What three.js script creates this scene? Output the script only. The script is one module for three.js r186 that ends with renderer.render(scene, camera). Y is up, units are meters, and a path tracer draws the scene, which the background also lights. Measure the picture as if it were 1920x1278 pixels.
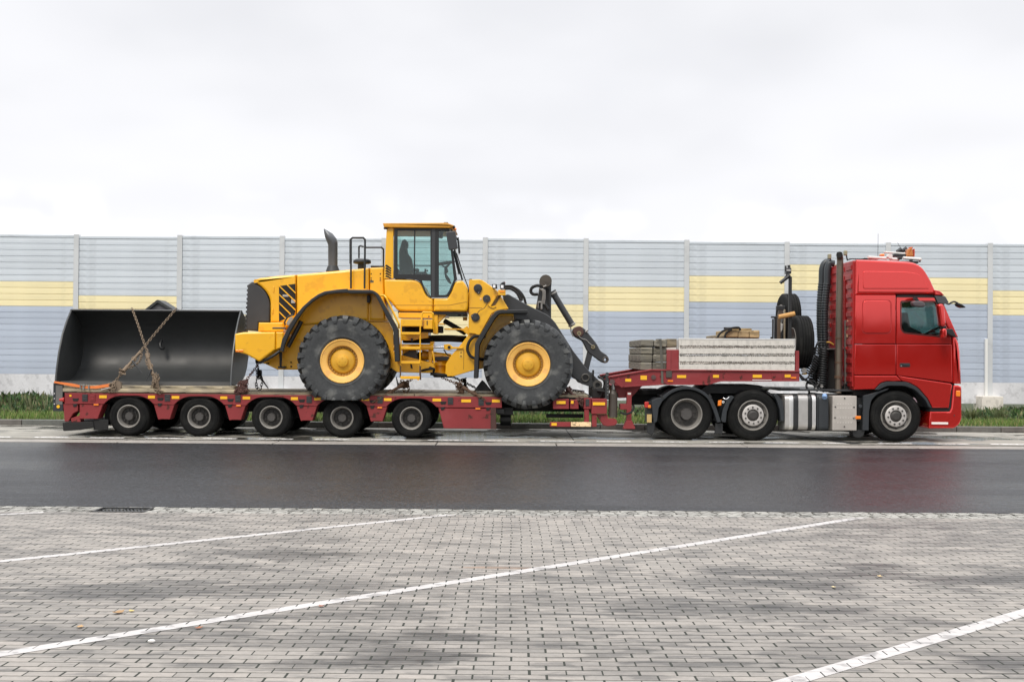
import * as THREE from 'three';
import { RoundedBoxGeometry } from 'three/addons/geometries/RoundedBoxGeometry.js';
import { mergeGeometries, toCreasedNormals } from 'three/addons/utils/BufferGeometryUtils.js';

// ---------- camera ----------
const scene = new THREE.Scene();
const EYE = 1.67, DIST = 22.6, FPX = 2150;            // eye height, distance to the near side of the truck, lens in pixels of a 1278 high picture
const camera = new THREE.PerspectiveCamera(2 * Math.atan(639 / FPX) * 180 / Math.PI, 1024 / 681, 0.1, 2000);
camera.position.set(0, EYE, DIST);
camera.rotation.set(Math.atan(25 / FPX), 0, 0.42 * Math.PI / 180, 'XYZ');
scene.add(camera); camera.updateMatrixWorld(true); camera.updateProjectionMatrix();
const renderer = new THREE.WebGLRenderer({ antialias: true });
renderer.toneMapping = THREE.LinearToneMapping;
renderer.toneMappingExposure = 1.36;
renderer.shadowMap.enabled = true;

// ---------- random numbers and noise ----------
let seed = 12345;
const rnd = () => { seed = (seed * 1664525 + 1013904223) >>> 0; return seed / 4294967296; };
const rr = (a, b) => a + (b - a) * rnd();
const hash = (x, y, s) => { let h = (x * 374761393 + y * 668265263 + s * 974711) | 0; h = Math.imul(h ^ (h >>> 13), 1274126177); h ^= h >>> 16; return (h >>> 0) / 4294967296; };
function vnoise(x, y, per, s) {                        // value noise that repeats every `per` cells (0 = never)
  const xi = Math.floor(x), yi = Math.floor(y), fx = x - xi, fy = y - yi, w = v => per ? ((v % per) + per) % per : v;
  const u = fx * fx * (3 - 2 * fx), v = fy * fy * (3 - 2 * fy);
  const a = hash(w(xi), w(yi), s), b = hash(w(xi + 1), w(yi), s), c = hash(w(xi), w(yi + 1), s), d = hash(w(xi + 1), w(yi + 1), s);
  return a + (b - a) * u + (c - a) * v + (a - b - c + d) * u * v;
}
function fbm(x, y, per, oct, s) { let t = 0, a = 0.5, n = 0; for (let i = 0; i < oct; i++) { t += a * vnoise(x, y, per, s + i); n += a; a *= 0.5; x *= 2; y *= 2; per *= 2; } return t / n; }
const clamp = (v, a = 0, b = 1) => Math.min(b, Math.max(a, v));
const sstep = (a, b, v) => { const t = clamp((v - a) / (b - a)); return t * t * (3 - 2 * t); };
const lerp = (a, b, t) => a + (b - a) * t;

// ---------- sky: flat overcast, a little structure in the cloud ----------
{
  const w = 1024, h = 512, data = new Float32Array(w * h * 4);
  for (let j = 0; j < h; j++) for (let i = 0; i < w; i++) {
    const el = ((j + 0.5) / h - 0.5) * Math.PI, az = (i / w) * Math.PI * 2;
    let r, g, b;
    if (el < -0.02) { r = 0.22; g = 0.22; b = 0.22; } else {
      const e = Math.max(el, 0.03), k = 1 / (Math.sin(e) + 0.12);
      const X = Math.cos(az) * Math.cos(e) * k, Y = Math.sin(az) * Math.cos(e) * k;
      const n = fbm(X * 0.9 + 7, Y * 0.9 + 3, 0, 6, 11), n2 = fbm(X * 2.6 + 1, Y * 2.6 + 9, 0, 5, 31);
      const dark = sstep(0.42, 0.74, n * 0.7 + n2 * 0.3) * sstep(0.05, 0.22, el);
      const puff = sstep(0.52, 0.62, fbm(az * 24, el * 60, 0, 5, 77)) * sstep(0.145, 0.10, el);
      let L = 0.728 + 0.08 * (n2 - 0.5) - 0.115 * dark + 0.12 * puff + 1.15 * sstep(0.35, 1.3, el);
      L += 0.03 * sstep(0.16, 0.03, el);
      r = L * (0.985 - 0.005 * dark); g = L * 0.99; b = L * (1.025 + 0.01 * dark);
    }
    const o = (j * w + i) * 4; data[o] = r; data[o + 1] = g; data[o + 2] = b; data[o + 3] = 1;
  }
  const t = new THREE.DataTexture(data, w, h, THREE.RGBAFormat, THREE.FloatType);
  t.mapping = THREE.EquirectangularReflectionMapping; t.magFilter = t.minFilter = THREE.LinearFilter; t.needsUpdate = true;
  scene.background = t; scene.environment = t;
}
const sun = new THREE.DirectionalLight(0xfff6ea, 1.5);
sun.position.set(-12, 36, 27); sun.castShadow = true; sun.shadow.radius = 34;
sun.shadow.camera.left = -30; sun.shadow.camera.right = 30; sun.shadow.camera.top = 30; sun.shadow.camera.bottom = -30; sun.shadow.camera.far = 150;
scene.add(sun);

// ---------- textures ----------
function tex(n, fn, { rep = 1, repY, srgb = true, h } = {}) {
  h = h || n; const d = new Uint8Array(n * h * 4);
  for (let j = 0; j < h; j++) for (let i = 0; i < n; i++) {
    const c = fn(i / n, j / h), o = (j * n + i) * 4;
    for (let k = 0; k < 3; k++) d[o + k] = clamp(Array.isArray(c) ? c[k] : c) * 255; d[o + 3] = 255;
  }
  const t = new THREE.DataTexture(d, n, h); t.wrapS = t.wrapT = THREE.RepeatWrapping; t.magFilter = THREE.LinearFilter; t.minFilter = THREE.LinearMipmapLinearFilter;
  t.generateMipmaps = true; t.repeat.set(rep, repY || rep); if (srgb) t.colorSpace = THREE.SRGBColorSpace; t.needsUpdate = true; return t;
}
const again = (t, rep, repY) => { const c = t.clone(); c.repeat.set(rep, repY || rep); c.needsUpdate = true; return c; };
const T = {};
T.mottle = tex(512, (u, v) => { const n = fbm(u * 4, v * 4, 4, 6, 3), m = fbm(u * 24, v * 24, 24, 3, 9); return 0.80 + 0.18 * n + 0.07 * (m - 0.5); }, { rep: 0.5 });
T.soft = tex(512, (u, v) => { const n = fbm(u * 4, v * 4, 4, 6, 23), g = sstep(0.62, 0.74, fbm(u * 14, v * 14, 14, 5, 27)); return [0.955 + 0.08 * (n - 0.5) - 0.05 * g, 0.955 + 0.09 * (n - 0.5) - 0.07 * g, 0.955 + 0.09 * (n - 0.5)]; }, { rep: 0.5 });
T.rough = tex(256, (u, v) => [1, 0.82 + 0.3 * (fbm(u * 6, v * 6, 6, 5, 41) - 0.4), 1], { rep: 0.7, srgb: false });
T.grain = tex(512, (u, v) => { const n = fbm(u * 8, v * 8, 8, 6, 5); return 0.35 + 0.5 * n; }, { rep: 1.2, srgb: false });
T.worn = tex(512, (u, v) => {                          // worn red paint: faded patches, scratches to primer, rust spots
  const n = fbm(u * 5, v * 5, 5, 6, 15), s = fbm(u * 40, v * 14, 0, 3, 25), c = fbm(u * 16, v * 16, 16, 5, 19);
  let r = 0.80 + 0.2 * n, g = r, b = r;
  const fade = sstep(0.52, 0.66, n) * 0.5; g = lerp(g, 1.35, fade * 0.55); b = lerp(b, 1.35, fade * 0.55);
  const rust = 0.8 * sstep(0.68, 0.75, c * 0.7 + s * 0.3); r = lerp(r, 0.42, rust); g = lerp(g, 0.55, rust); b = lerp(b, 0.35, rust);
  return [r * 0.74, g * 0.74, b * 0.74];
}, { rep: 0.45 });
T.rubber = tex(512, (u, v) => { const n = fbm(u * 6, v * 6, 6, 6, 51), m = fbm(u * 40, v * 40, 40, 3, 57); const d = sstep(0.45, 0.75, n) * 0.5; return [0.42 + d * 0.5 + 0.10 * (m - 0.5), 0.42 + d * 0.47 + 0.10 * (m - 0.5), 0.42 + d * 0.42 + 0.10 * (m - 0.5)]; }, { rep: 0.8 });
T.wood = tex(512, (u, v) => { const n = fbm(u * 3, v * 40, 0, 4, 61), m = fbm(u * 8, v * 8, 8, 4, 67), k = sstep(0.6, 0.72, fbm(u * 2, v * 60, 0, 3, 71)); const L = 0.5 + 0.4 * n - 0.25 * k; return [L * (0.95 + 0.1 * m), L * (0.92 + 0.08 * m), L * 0.86]; }, { rep: 1.4 });
T.asphalt = tex(1024, (u, v) => { const a = hash(Math.floor(u * 1024), Math.floor(v * 1024), 5), a2 = hash(Math.floor(u * 400), Math.floor(v * 400), 6), b = fbm(u * 512, v * 512, 512, 2, 8), n = fbm(u * 6, v * 6, 6, 4, 4); let L = 0.36 + 0.10 * (n - 0.5) + 0.75 * (b - 0.5) + (a > 0.90 ? 0.50 * hash(Math.floor(u * 1024), Math.floor(v * 1024), 7) : 0) + (a2 > 0.97 ? 0.22 : 0); return [L, L, L * 1.04]; }, { rep: 0.1 });
T.asphaltBump = tex(1024, (u, v) => { const b = fbm(u * 420, v * 420, 420, 2, 88); return b; }, { rep: 0.15, srgb: false });
T.conPale = tex(512, (u, v) => { const n = fbm(u * 5, v * 5, 5, 6, 191), m = fbm(u * 60, v * 60, 60, 2, 195), s = sstep(0.58, 0.72, fbm(u * 16, v * 16, 16, 3, 197)); const L = 0.90 + 0.12 * (n - 0.5) + 0.05 * (m - 0.5) - 0.07 * s; return [L, L, L]; }, { rep: 0.3 });
T.concrete = tex(512, (u, v) => { const n = fbm(u * 5, v * 5, 5, 6, 91), m = fbm(u * 70, v * 70, 70, 2, 95); const s = sstep(0.5, 0.7, fbm(u * 9, v * 3, 0, 4, 97)); const L = 0.72 + 0.22 * (n - 0.5) + 0.10 * (m - 0.5) - 0.06 * s; return [L, L * 0.985, L * 0.96]; }, { rep: 0.4 });

// ---------- materials ----------
const std = (c, rough, o = {}) => new THREE.MeshStandardMaterial({ color: new THREE.Color().setRGB(...c), roughness: rough, ...o });
const phys = (c, rough, o = {}) => new THREE.MeshPhysicalMaterial({ color: new THREE.Color().setRGB(...c), roughness: rough, ...o });
const M = {
  yellow: phys([0.92, 0.475, 0.006], 0.42, { clearcoat: 0.55, clearcoatRoughness: 0.22, map: T.soft, roughnessMap: T.rough }),
  yellowRim: phys([0.92, 0.52, 0.12], 0.5, { clearcoat: 0.3, clearcoatRoughness: 0.35, map: T.soft }),
  red: phys([0.68, 0.018, 0.013], 0.09, { metalness: 0.62, ior: 1.8, clearcoat: 1, clearcoatRoughness: 0.05, roughnessMap: T.rough }),
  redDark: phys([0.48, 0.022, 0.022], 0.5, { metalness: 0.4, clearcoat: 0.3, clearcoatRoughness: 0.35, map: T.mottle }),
  trailer: std([0.57, 0.058, 0.064], 0.6, { map: T.worn, roughnessMap: T.rough, bumpMap: T.grain, bumpScale: 0.0015 }),
  black: std([0.017, 0.018, 0.019], 0.5, { roughnessMap: T.rough }),
  blackMatt: std([0.012, 0.012, 0.012], 0.85),
  iron: std([0.042, 0.044, 0.046], 0.45, { map: T.mottle, roughnessMap: T.rough }),
  plastic: std([0.024, 0.029, 0.034], 0.55, { map: T.mottle }),
  bucket: phys([0.038, 0.041, 0.041], 0.62, { map: T.mottle, roughnessMap: T.rough, clearcoat: 0.08, clearcoatRoughness: 0.4 }),
  rubber: std([0.29, 0.312, 0.325], 0.8, { map: T.rubber, bumpMap: T.grain, bumpScale: 0.003 }),
  tyre: phys([0.035, 0.037, 0.037], 0.8, { map: T.rubber, specularIntensity: 0.45 }),
  steel: std([0.42, 0.40, 0.37], 0.38, { metalness: 0.7, map: T.mottle, roughnessMap: T.rough }),
  rim: std([0.30, 0.285, 0.26], 0.5, { metalness: 0.35, map: T.mottle }),
  rimDark: std([0.055, 0.052, 0.048], 0.6, { metalness: 0.2, map: T.mottle }),
  alu: std([0.60, 0.585, 0.56], 0.42, { metalness: 0.5, map: T.mottle, roughnessMap: T.rough }),
  chrome: std([0.75, 0.75, 0.75], 0.12, { metalness: 1 }),
  exhaust: std([0.19, 0.155, 0.12], 0.45, { metalness: 0.6, map: T.mottle, roughnessMap: T.rough }),
  rust: std([0.13, 0.075, 0.045], 0.8, { map: T.mottle, metalness: 0.2 }),
  rustRed: std([0.115, 0.05, 0.04], 0.8, { map: T.mottle }),
  wood: std([0.52, 0.48, 0.41], 0.85, { map: T.wood, bumpMap: T.wood, bumpScale: 0.004 }),
  woodPale: std([0.88, 0.70, 0.46], 0.8, { map: T.wood, bumpMap: T.wood, bumpScale: 0.004 }),
  woodDeck: std([0.66, 0.62, 0.55], 0.6, { map: T.wood, bumpMap: T.wood, bumpScale: 0.003 }),
  amber: phys([0.85, 0.22, 0.01], 0.25, { clearcoat: 1 }),
  redLens: phys([0.45, 0.02, 0.015], 0.25, { clearcoat: 1 }),
  reflector: std([0.85, 0.47, 0.02], 0.35),
  orange: std([0.75, 0.20, 0.045], 0.75),
  white: std([0.78, 0.77, 0.74], 0.6, { map: T.mottle }),
  glass: phys([0.80, 0.90, 0.89], 0.03, { transmission: 1, thickness: 0, ior: 1.5 }),
  glassDark: phys([0.42, 0.52, 0.52], 0.03, { transmission: 0.9, thickness: 0, ior: 1.5 }),
  lamp: phys([0.85, 0.86, 0.88], 0.15, { clearcoat: 1 }),
  mirror: std([0.7, 0.7, 0.7], 0.05, { metalness: 1 }),
};

// ---------- building helpers ----------
const V3 = (x, y, z) => new THREE.Vector3(x, y, z);
const _v = new THREE.Vector3();
function P(px, py, z) {                                // point of the plane at depth z that shows at pixel (px, py) of the 1920 x 1278 photograph
  _v.set(px / 960 - 1, 1 - py / 639, 0.5).unproject(camera).sub(camera.position);
  const t = (z - camera.position.z) / _v.z; return V3(camera.position.x + _v.x * t, camera.position.y + _v.y * t, z);
}
const ppm = z => FPX / (DIST - z);                     // pixels per metre at depth z
const names = new Map();
function numbered(n) { const k = names.get(n) || 0; names.set(n, k + 1); return k ? n + '_' + String(k).padStart(3, '0') : n; }
function tag(o, label, category, group, kind) { if (label) o.userData.label = label; if (category) o.userData.category = category; if (group) o.userData.group = group; if (kind) o.userData.kind = kind; return o; }
function thing(name, label, category, pos = [0, 0, 0], group) { const o = new THREE.Group(); o.name = numbered(name); o.position.set(...pos); scene.add(o); return tag(o, label, category, group); }
const nx = g => { const q = g.index ? g.toNonIndexed() : g; for (const k of Object.keys(q.attributes)) if (!['position', 'normal', 'uv'].includes(k)) q.deleteAttribute(k); return q; };
function metreUV(g) {                                  // uv in metres, by the way each face points
  const p = g.attributes.position, n = g.attributes.normal, uv = new Float32Array(p.count * 2);
  for (let i = 0; i < p.count; i++) { const ax = Math.abs(n.getX(i)), ay = Math.abs(n.getY(i)), az = Math.abs(n.getZ(i)); let u, v;
    if (az >= ax && az >= ay) { u = p.getX(i); v = p.getY(i); } else if (ay >= ax) { u = p.getX(i); v = p.getZ(i); } else { u = p.getZ(i); v = p.getY(i); }
    uv[2 * i] = u; uv[2 * i + 1] = v; }
  g.setAttribute('uv', new THREE.BufferAttribute(uv, 2)); return g;
}
function obj(name, geoms, mat, parent = scene, label) {   // ONE named mesh out of one or more geometries; geometry given in world metres, parent groups stand at their own base
  const gs = (Array.isArray(geoms) ? geoms : [geoms]).map(nx);
  const g = gs.length > 1 ? mergeGeometries(gs) : gs[0];
  metreUV(g);
  const m = new THREE.Mesh(g, mat); m.castShadow = m.receiveShadow = true;
  m.name = parent === scene ? numbered(name) : name;
  if (parent !== scene) { let q = parent; const off = V3(0, 0, 0); while (q && q !== scene) { off.add(q.position); q = q.parent; } g.translate(-off.x, -off.y, -off.z); }
  parent.add(m); if (label) m.userData.label = label; return m;
}
function struct(name, geoms, mat, label) { const m = obj(name, geoms, mat); m.userData.kind = 'structure'; if (label) m.userData.label = label; return m; }
// box between pixel corners on the front plane zf, going back d metres
function bx(x0, y0, x1, y1, zf, d, r = 0.012) {
  const c = P((x0 + x1) / 2, (y0 + y1) / 2, zf), s = ppm(zf), w = Math.abs(x1 - x0) / s, h = Math.abs(y1 - y0) / s;
  return wb(c.x, c.y, zf - d / 2, w, h, d, r);
}
function wb(cx, cy, cz, w, h, d, r = 0.01) {
  const m = Math.min(w, h, d); const g = r > 0 && m > 0.012 ? new RoundedBoxGeometry(w, h, d, 1, Math.min(r, m * 0.45)) : new THREE.BoxGeometry(w, h, d);
  g.translate(cx, cy, cz); return g;
}
function path(pts, z) {                                // pixel polygon, third entry rounds the corner (pixels)
  const s = new THREE.Shape(), n = pts.length, W = pts.map(p => P(p[0], p[1], z));
  for (let i = 0; i < n; i++) {
    const r = (pts[i][2] || 0) / ppm(z), c = W[i], a = W[(i + n - 1) % n], b = W[(i + 1) % n];
    if (r <= 0) { i ? s.lineTo(c.x, c.y) : s.moveTo(c.x, c.y); continue; }
    const la = c.distanceTo(a), lb = c.distanceTo(b), ra = Math.min(r, la * 0.48), rb = Math.min(r, lb * 0.48);
    const p0 = c.clone().lerp(a, ra / la), p1 = c.clone().lerp(b, rb / lb);
    i ? s.lineTo(p0.x, p0.y) : s.moveTo(p0.x, p0.y); s.quadraticCurveTo(c.x, c.y, p1.x, p1.y);
  }
  s.closePath(); return s;
}
// plate cut to a pixel outline on plane zf, thickness d backwards
function ext(pts, zf, d, { b = 0.008, holes = [], bs = 1, cs = 6, crease = 0.6 } = {}) {
  const s = path(pts, zf); for (const h of holes) s.holes.push(path(h, zf));
  b = Math.min(b, d * 0.45);
  const g = new THREE.ExtrudeGeometry(s, { depth: Math.max(d - 2 * b, 0.0005), bevelEnabled: b > 0, bevelThickness: b, bevelSize: b, bevelOffset: -b, bevelSegments: bs, curveSegments: cs });
  g.translate(0, 0, zf - d + b); return flatCaps(toCreasedNormals(g, crease));
}
function flatCaps(g) {                                 // the flat faces keep flat normals, only the rounded edges are smooth
  const p = g.attributes.position, n = g.attributes.normal, a = V3(), b = V3(), c = V3();
  for (let i = 0; i < p.count; i += 3) { a.fromBufferAttribute(p, i); b.fromBufferAttribute(p, i + 1).sub(a); c.fromBufferAttribute(p, i + 2).sub(a); b.cross(c).normalize(); if (Math.abs(b.z) > 0.9995) for (let k = 0; k < 3; k++) n.setXYZ(i + k, 0, 0, Math.sign(b.z)); }
  return g;
}
const circ = (cx, cy, r, n = 20) => Array.from({ length: n }, (_, i) => [cx + r * Math.cos(i / n * 6.28319), cy + r * Math.sin(i / n * 6.28319)]);
function tubeW(pts, r, { seg, closed = false, n = 8, curve = true } = {}) {
  if (curve && pts.length > 2) { const c = new THREE.CatmullRomCurve3(pts, closed, 'centripetal'); return new THREE.TubeGeometry(c, seg || pts.length * 6, r, n, closed); }
  const gs = []; for (let i = 0; i + 1 < pts.length; i++) gs.push(rodW(pts[i], pts[i + 1], r, r, n)); for (let i = 1; i + 1 < pts.length; i++) { const q = new THREE.SphereGeometry(r, n, 6); q.translate(...pts[i]); gs.push(nx(q)); }
  return gs.length > 1 ? mergeGeometries(gs) : gs[0];
}
function rodW(a, b, r0, r1 = r0, n = 12) {             // straight round bar, r0 at a and r1 at b
  const d = b.clone().sub(a), L = d.length(), g = new THREE.CylinderGeometry(r1, r0, L, n);
  g.applyQuaternion(new THREE.Quaternion().setFromUnitVectors(V3(0, 1, 0), d.normalize())); g.translate((a.x + b.x) / 2, (a.y + b.y) / 2, (a.z + b.z) / 2); return nx(g);
}
const tube = (pts, r, o) => tubeW(pts.map(p => P(p[0], p[1], p[2])), r, o);   // [px, py, depth] points
const rod = (a, b, r0, r1, n) => rodW(P(...a), P(...b), r0, r1, n);
function disc(cx, cy, zf, r, d, n = 28, r2 = r) { const c = P(cx, cy, zf), g = new THREE.CylinderGeometry(r, r2, d, n); g.rotateX(Math.PI / 2); g.translate(c.x, c.y, zf - d / 2); return nx(g); }
function ring(cx, cy, z, R, r, n = 32, m = 8) { const c = P(cx, cy, z), g = new THREE.TorusGeometry(R, r, m, n); g.translate(c.x, c.y, z); return nx(g); }
function lathe(prof, n = 40) { const g = new THREE.LatheGeometry(prof.map(p => new THREE.Vector2(p[0], p[1])), n); g.rotateX(Math.PI / 2); return nx(g); }  // profile [radius, outward]; outward becomes +z

// ======================= SETTING =======================
const ZG = 8.52, HG = -0.236, TILT = 0.0223;           // gutter line and the fall of the paving towards it
const paveY = z => HG + (z - ZG) * TILT;
const roadY = z => z <= 0.4 ? 0 : lerp(0, HG, (z - 0.4) / (ZG - 0.4));
function sheet(name, x0, x1, zs, hf, mat, dx = 40, label) { // sheet swept along x through heights hf(z)
  const p = [], idx = [], nxs = Math.max(1, Math.round((x1 - x0) / dx));
  for (const z of zs) for (let i = 0; i <= nxs; i++) p.push(lerp(x0, x1, i / nxs), hf(z), z);
  for (let j = 0; j + 1 < zs.length; j++) for (let i = 0; i < nxs; i++) { const a = j * (nxs + 1) + i, b = a + nxs + 1; idx.push(a, b, a + 1, b, b + 1, a + 1); }
  const g = new THREE.BufferGeometry(); g.setAttribute('position', new THREE.Float32BufferAttribute(p, 3)); g.setIndex(idx); g.computeVertexNormals();
  const m = new THREE.Mesh(metreUV(nx(g)), mat); m.name = name; m.receiveShadow = true; tag(m, label, null, null, 'structure'); scene.add(m); return m;
}
M.soil = std([0.06, 0.065, 0.03], 0.95, { map: T.mottle });
M.grassFar = std([0.05, 0.065, 0.028], 0.95, { map: T.mottle });
sheet('ground', -700, 700, [-700, -60, 60, 900], () => -1.3, M.grassFar, 200, 'plain green land reaching to the horizon beyond the barrier');

// wet asphalt road
T.roadRough = tex(512, (u, v) => {                     // drier and wetter streaks along the road
  const n = fbm(u * 6, v * 6, 6, 5, 141), m = fbm(u * 14, v * 14, 14, 4, 149); const x = u * 60, wet = sstep(9.3, 10.2, x) * (1 - sstep(26, 30, x)) + 0.6 * sstep(46, 48, x) * (1 - sstep(51, 52.5, x)); return [1, (0.37 + 0.20 * sstep(0.30, 0.72, n * 0.7 + m * 0.3) + 0.10 * (hash(Math.floor(u * 512), Math.floor(v * 512), 12) - 0.5)) * (1 - 0.42 * wet * sstep(0.3, 0.6, m + 0.15)), 1];
}, { rep: 1 / 60, repY: 1 / 9, srgb: false });
M.asphalt = phys([0.085, 0.094, 0.102], 1.0, { specularIntensity: 0.85, map: T.asphalt, roughnessMap: T.roadRough, bumpMap: T.asphaltBump, bumpScale: 0.006 });
sheet('asphalt_road', -60, 60, [1.28, 4, 6.2, ZG], z => roadY(z), M.asphalt, 20, 'wet dark grey asphalt road in front of the truck');

// concrete lay-by lane under the truck, in slabs, with wet patches
T.laneCol = tex(1024, (u, v) => {
  const x = u * 24 - 12, z = v * 4 - 3.3, n = fbm(u * 24, v * 7, 0, 6, 161), m = fbm(u * 90, v * 30, 0, 4, 163);
  const wet = sstep(0.50, 0.55, n * 0.8 + m * 0.2);
  const streak = 0.12 * (fbm(u * 30, v * 60, 0, 3, 165) - 0.5);
  const d = 0.60 + 0.22 * (m - 0.5) + streak, w = 0.34 + 0.10 * (m - 0.5) + streak * 0.5, L = lerp(d, w, wet); return [L, L * 0.985, L * 0.94];
}, { rep: 1 / 24, repY: 1 / 4, h: 256 });
T.laneRough = tex(1024, (u, v) => {
  const x = u * 24 - 12, z = v * 4 - 3.3, n = fbm(u * 24, v * 7, 0, 6, 161), m = fbm(u * 90, v * 30, 0, 4, 163);
  const wet = sstep(0.50, 0.55, n * 0.8 + m * 0.2); return [1, lerp(0.8, 0.12, wet), 1];
}, { rep: 1 / 24, repY: 1 / 4, h: 256, srgb: false });
for (const t of [T.laneCol, T.laneRough]) t.offset.set(0.5, 3.3 / 4);
M.lane = std([0.86, 0.85, 0.82], 1, { map: T.laneCol, roughnessMap: T.laneRough, bumpMap: T.grain, bumpScale: 0.002 });
{
  const joints = [-60, -30, -16.2, -11.6, -7.0, -2.4, 1.22, 5.9, 10.5, 15.1, 30, 60];
  const lane = sheet('concrete_lane', -60, 60, [-3.15, 0.66], () => -0.012, M.blackMatt, 60, 'damp pale concrete lay-by lane under the truck');
  for (let i = 0; i + 1 < joints.length; i++) {
    const w = joints[i + 1] - joints[i] - 0.018, g = new THREE.BoxGeometry(w, 0.1, 3.80); g.translate((joints[i] + joints[i + 1]) / 2, -0.05, -1.245);
    obj('concrete_slab', g, M.lane, lane);
  }
  // edge kerb flush with the asphalt, laid in long pale stones
  M.edge = std([0.60, 0.58, 0.55], 0.6, { map: T.concrete });
  const edge = struct('edge_strip', [new THREE.BoxGeometry(120, 0.02, 0.6).translate(0, -0.045, 0.97)], M.blackMatt, 'dark bed of the pale edging between concrete lane and asphalt');
  for (let x = -16; x < 16;) { const L = rr(2.2, 3.6), g = wb(x + L / 2, -0.05, 0.97 + rr(-0.008, 0.008), L - 0.02, 0.1, 0.575, 0.012); g.rotateX(0); obj('edge_stone', g.translate(0, -0.016, 0), M.edge, edge); x += L; }
  M.paint = std([0.78, 0.77, 0.75], 0.6, { map: T.worn2 = tex(256, (u, v) => { const n = fbm(u * 20, v * 20, 20, 4, 171); return 1 - 0.4 * sstep(0.55, 0.68, n); }, { rep: 1.2 }) });
  // painted dashes along the lane edge
  for (let px = -40; px < 1960; px += 105.5) {
    const a = P(px + 30, 830, 0.42), g = new THREE.PlaneGeometry(0.66, 0.17); g.rotateX(-Math.PI / 2); g.translate(a.x, 0.004, 0.44);
    const m = obj('lane_dash', g, M.paint); tag(m, 'short white painted dash on the concrete lane edge', null, 'white dashes along the lane edge', 'structure');
  }
}
// drain channel crossing the lane at an angle under the tractor
{
  const t = thing('drain_channel', 'narrow dark drain channel across the concrete lane behind the tractor front wheel', 'drain', [0, 0, 0]);
  const a = P(1478, 806, 0), m = [];
  const z0 = -3.0, z1 = 0.62, xa = 5.45, xb = 6.62, L = Math.hypot(z1 - z0, xb - xa), an = Math.atan2(xb - xa, z1 - z0);
  const put = (w, h, d, y, off) => { const g = wb(off, y, 0, w, h, d, 0.003); g.rotateY(an); g.translate((xa + xb) / 2, 0, (z0 + z1) / 2); return g; };
  obj('channel_frame', [put(0.02, 0.012, L, 0.004, -0.11), put(0.02, 0.012, L, 0.004, 0.11)], M.iron, t);
  obj('channel_cover', [put(0.198, 0.008, L, 0.002, 0)], M.blackMatt, t);
}
// raised kerb behind the truck
{
  const kerb = struct('kerb', [new THREE.BoxGeometry(120, 0.09, 0.14).translate(0, 0.045, -3.26)], M.concreteDark = std([0.30, 0.30, 0.29], 0.8, { map: T.concrete }), 'grey concrete kerb behind the truck along the grass');
  for (let i = -16; i < 16; i++) obj('kerb_stone', wb(i + 0.5, 0.06, -3.24, 0.988, 0.125, 0.19, 0.015), std([0.27 + rr(-.03, .03), 0.27, 0.26], 0.75, { map: T.concrete }), kerb);
}
// verge: flat behind the kerb, then falling to a shallow swale at the foot of the barrier
const vergeY = z => z > -4.4 ? 0.105 : z > -14 ? lerp(0.105, -0.62, sstep(0, 1, (-4.4 - z) / 9.6)) : z > -24 ? -0.62 : lerp(-0.62, -1.3, clamp((-24 - z) / 20));
sheet('verge', -90, 90, [-44, -24, -19, -14, -12.4, -10.8, -9.2, -7.6, -6, -4.4, -3.3], vergeY, M.soil, 10, 'grassy verge between the kerb and the noise barrier');

// grass and weeds on the verge
function blades(name, n, place, cols, label) {         // many bent leaf blades in one mass, coloured one by one
  const base = new THREE.BufferGeometry();
  base.setAttribute('position', new THREE.Float32BufferAttribute([-0.5, 0, 0, 0.5, 0, 0, -0.38, 0.5, 0.06, 0.38, 0.5, 0.06, 0, 1, 0.3], 3));
  base.setIndex([0, 1, 2, 1, 3, 2, 2, 3, 4]); base.computeVertexNormals();
  const m = new THREE.InstancedMesh(base, std([1, 1, 1], 0.7, { side: THREE.DoubleSide }), n), o = new THREE.Object3D(), c = new THREE.Color();
  for (let i = 0; i < n; i++) {
    const [x, y, z, h, w] = place(i); o.position.set(x, y, z); o.rotation.set(rr(-0.35, 0.35), rr(0, 6.28), rr(-0.45, 0.45)); o.scale.set(w, h, h); o.updateMatrix(); m.setMatrixAt(i, o.matrix);
    const q = cols[Math.floor(rnd() * cols.length)], k = rr(0.7, 1.25); c.setRGB(q[0] * k, q[1] * k, q[2] * k); m.setColorAt(i, c);
  }
  m.name = name; m.castShadow = m.receiveShadow = true; tag(m, label, name === 'grass' ? 'grass' : 'weeds', null, 'stuff'); scene.add(m); return m;
}
const G = [[0.085, 0.18, 0.022], [0.115, 0.22, 0.026], [0.06, 0.13, 0.02], [0.17, 0.22, 0.045], [0.27, 0.23, 0.10]];
blades('grass', 60000, i => { const z = -3.36 - Math.pow(rnd(), 1.5) * 7, x = rr(-15, 15), k = fbm(x * 0.7, z * 0.7, 0, 3, 201); return [x, vergeY(z) - 0.01, z, rr(0.06, 0.17) * (0.6 + k), rr(0.006, 0.014)]; }, G, 'short bright green grass along the kerb behind the truck');
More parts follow.
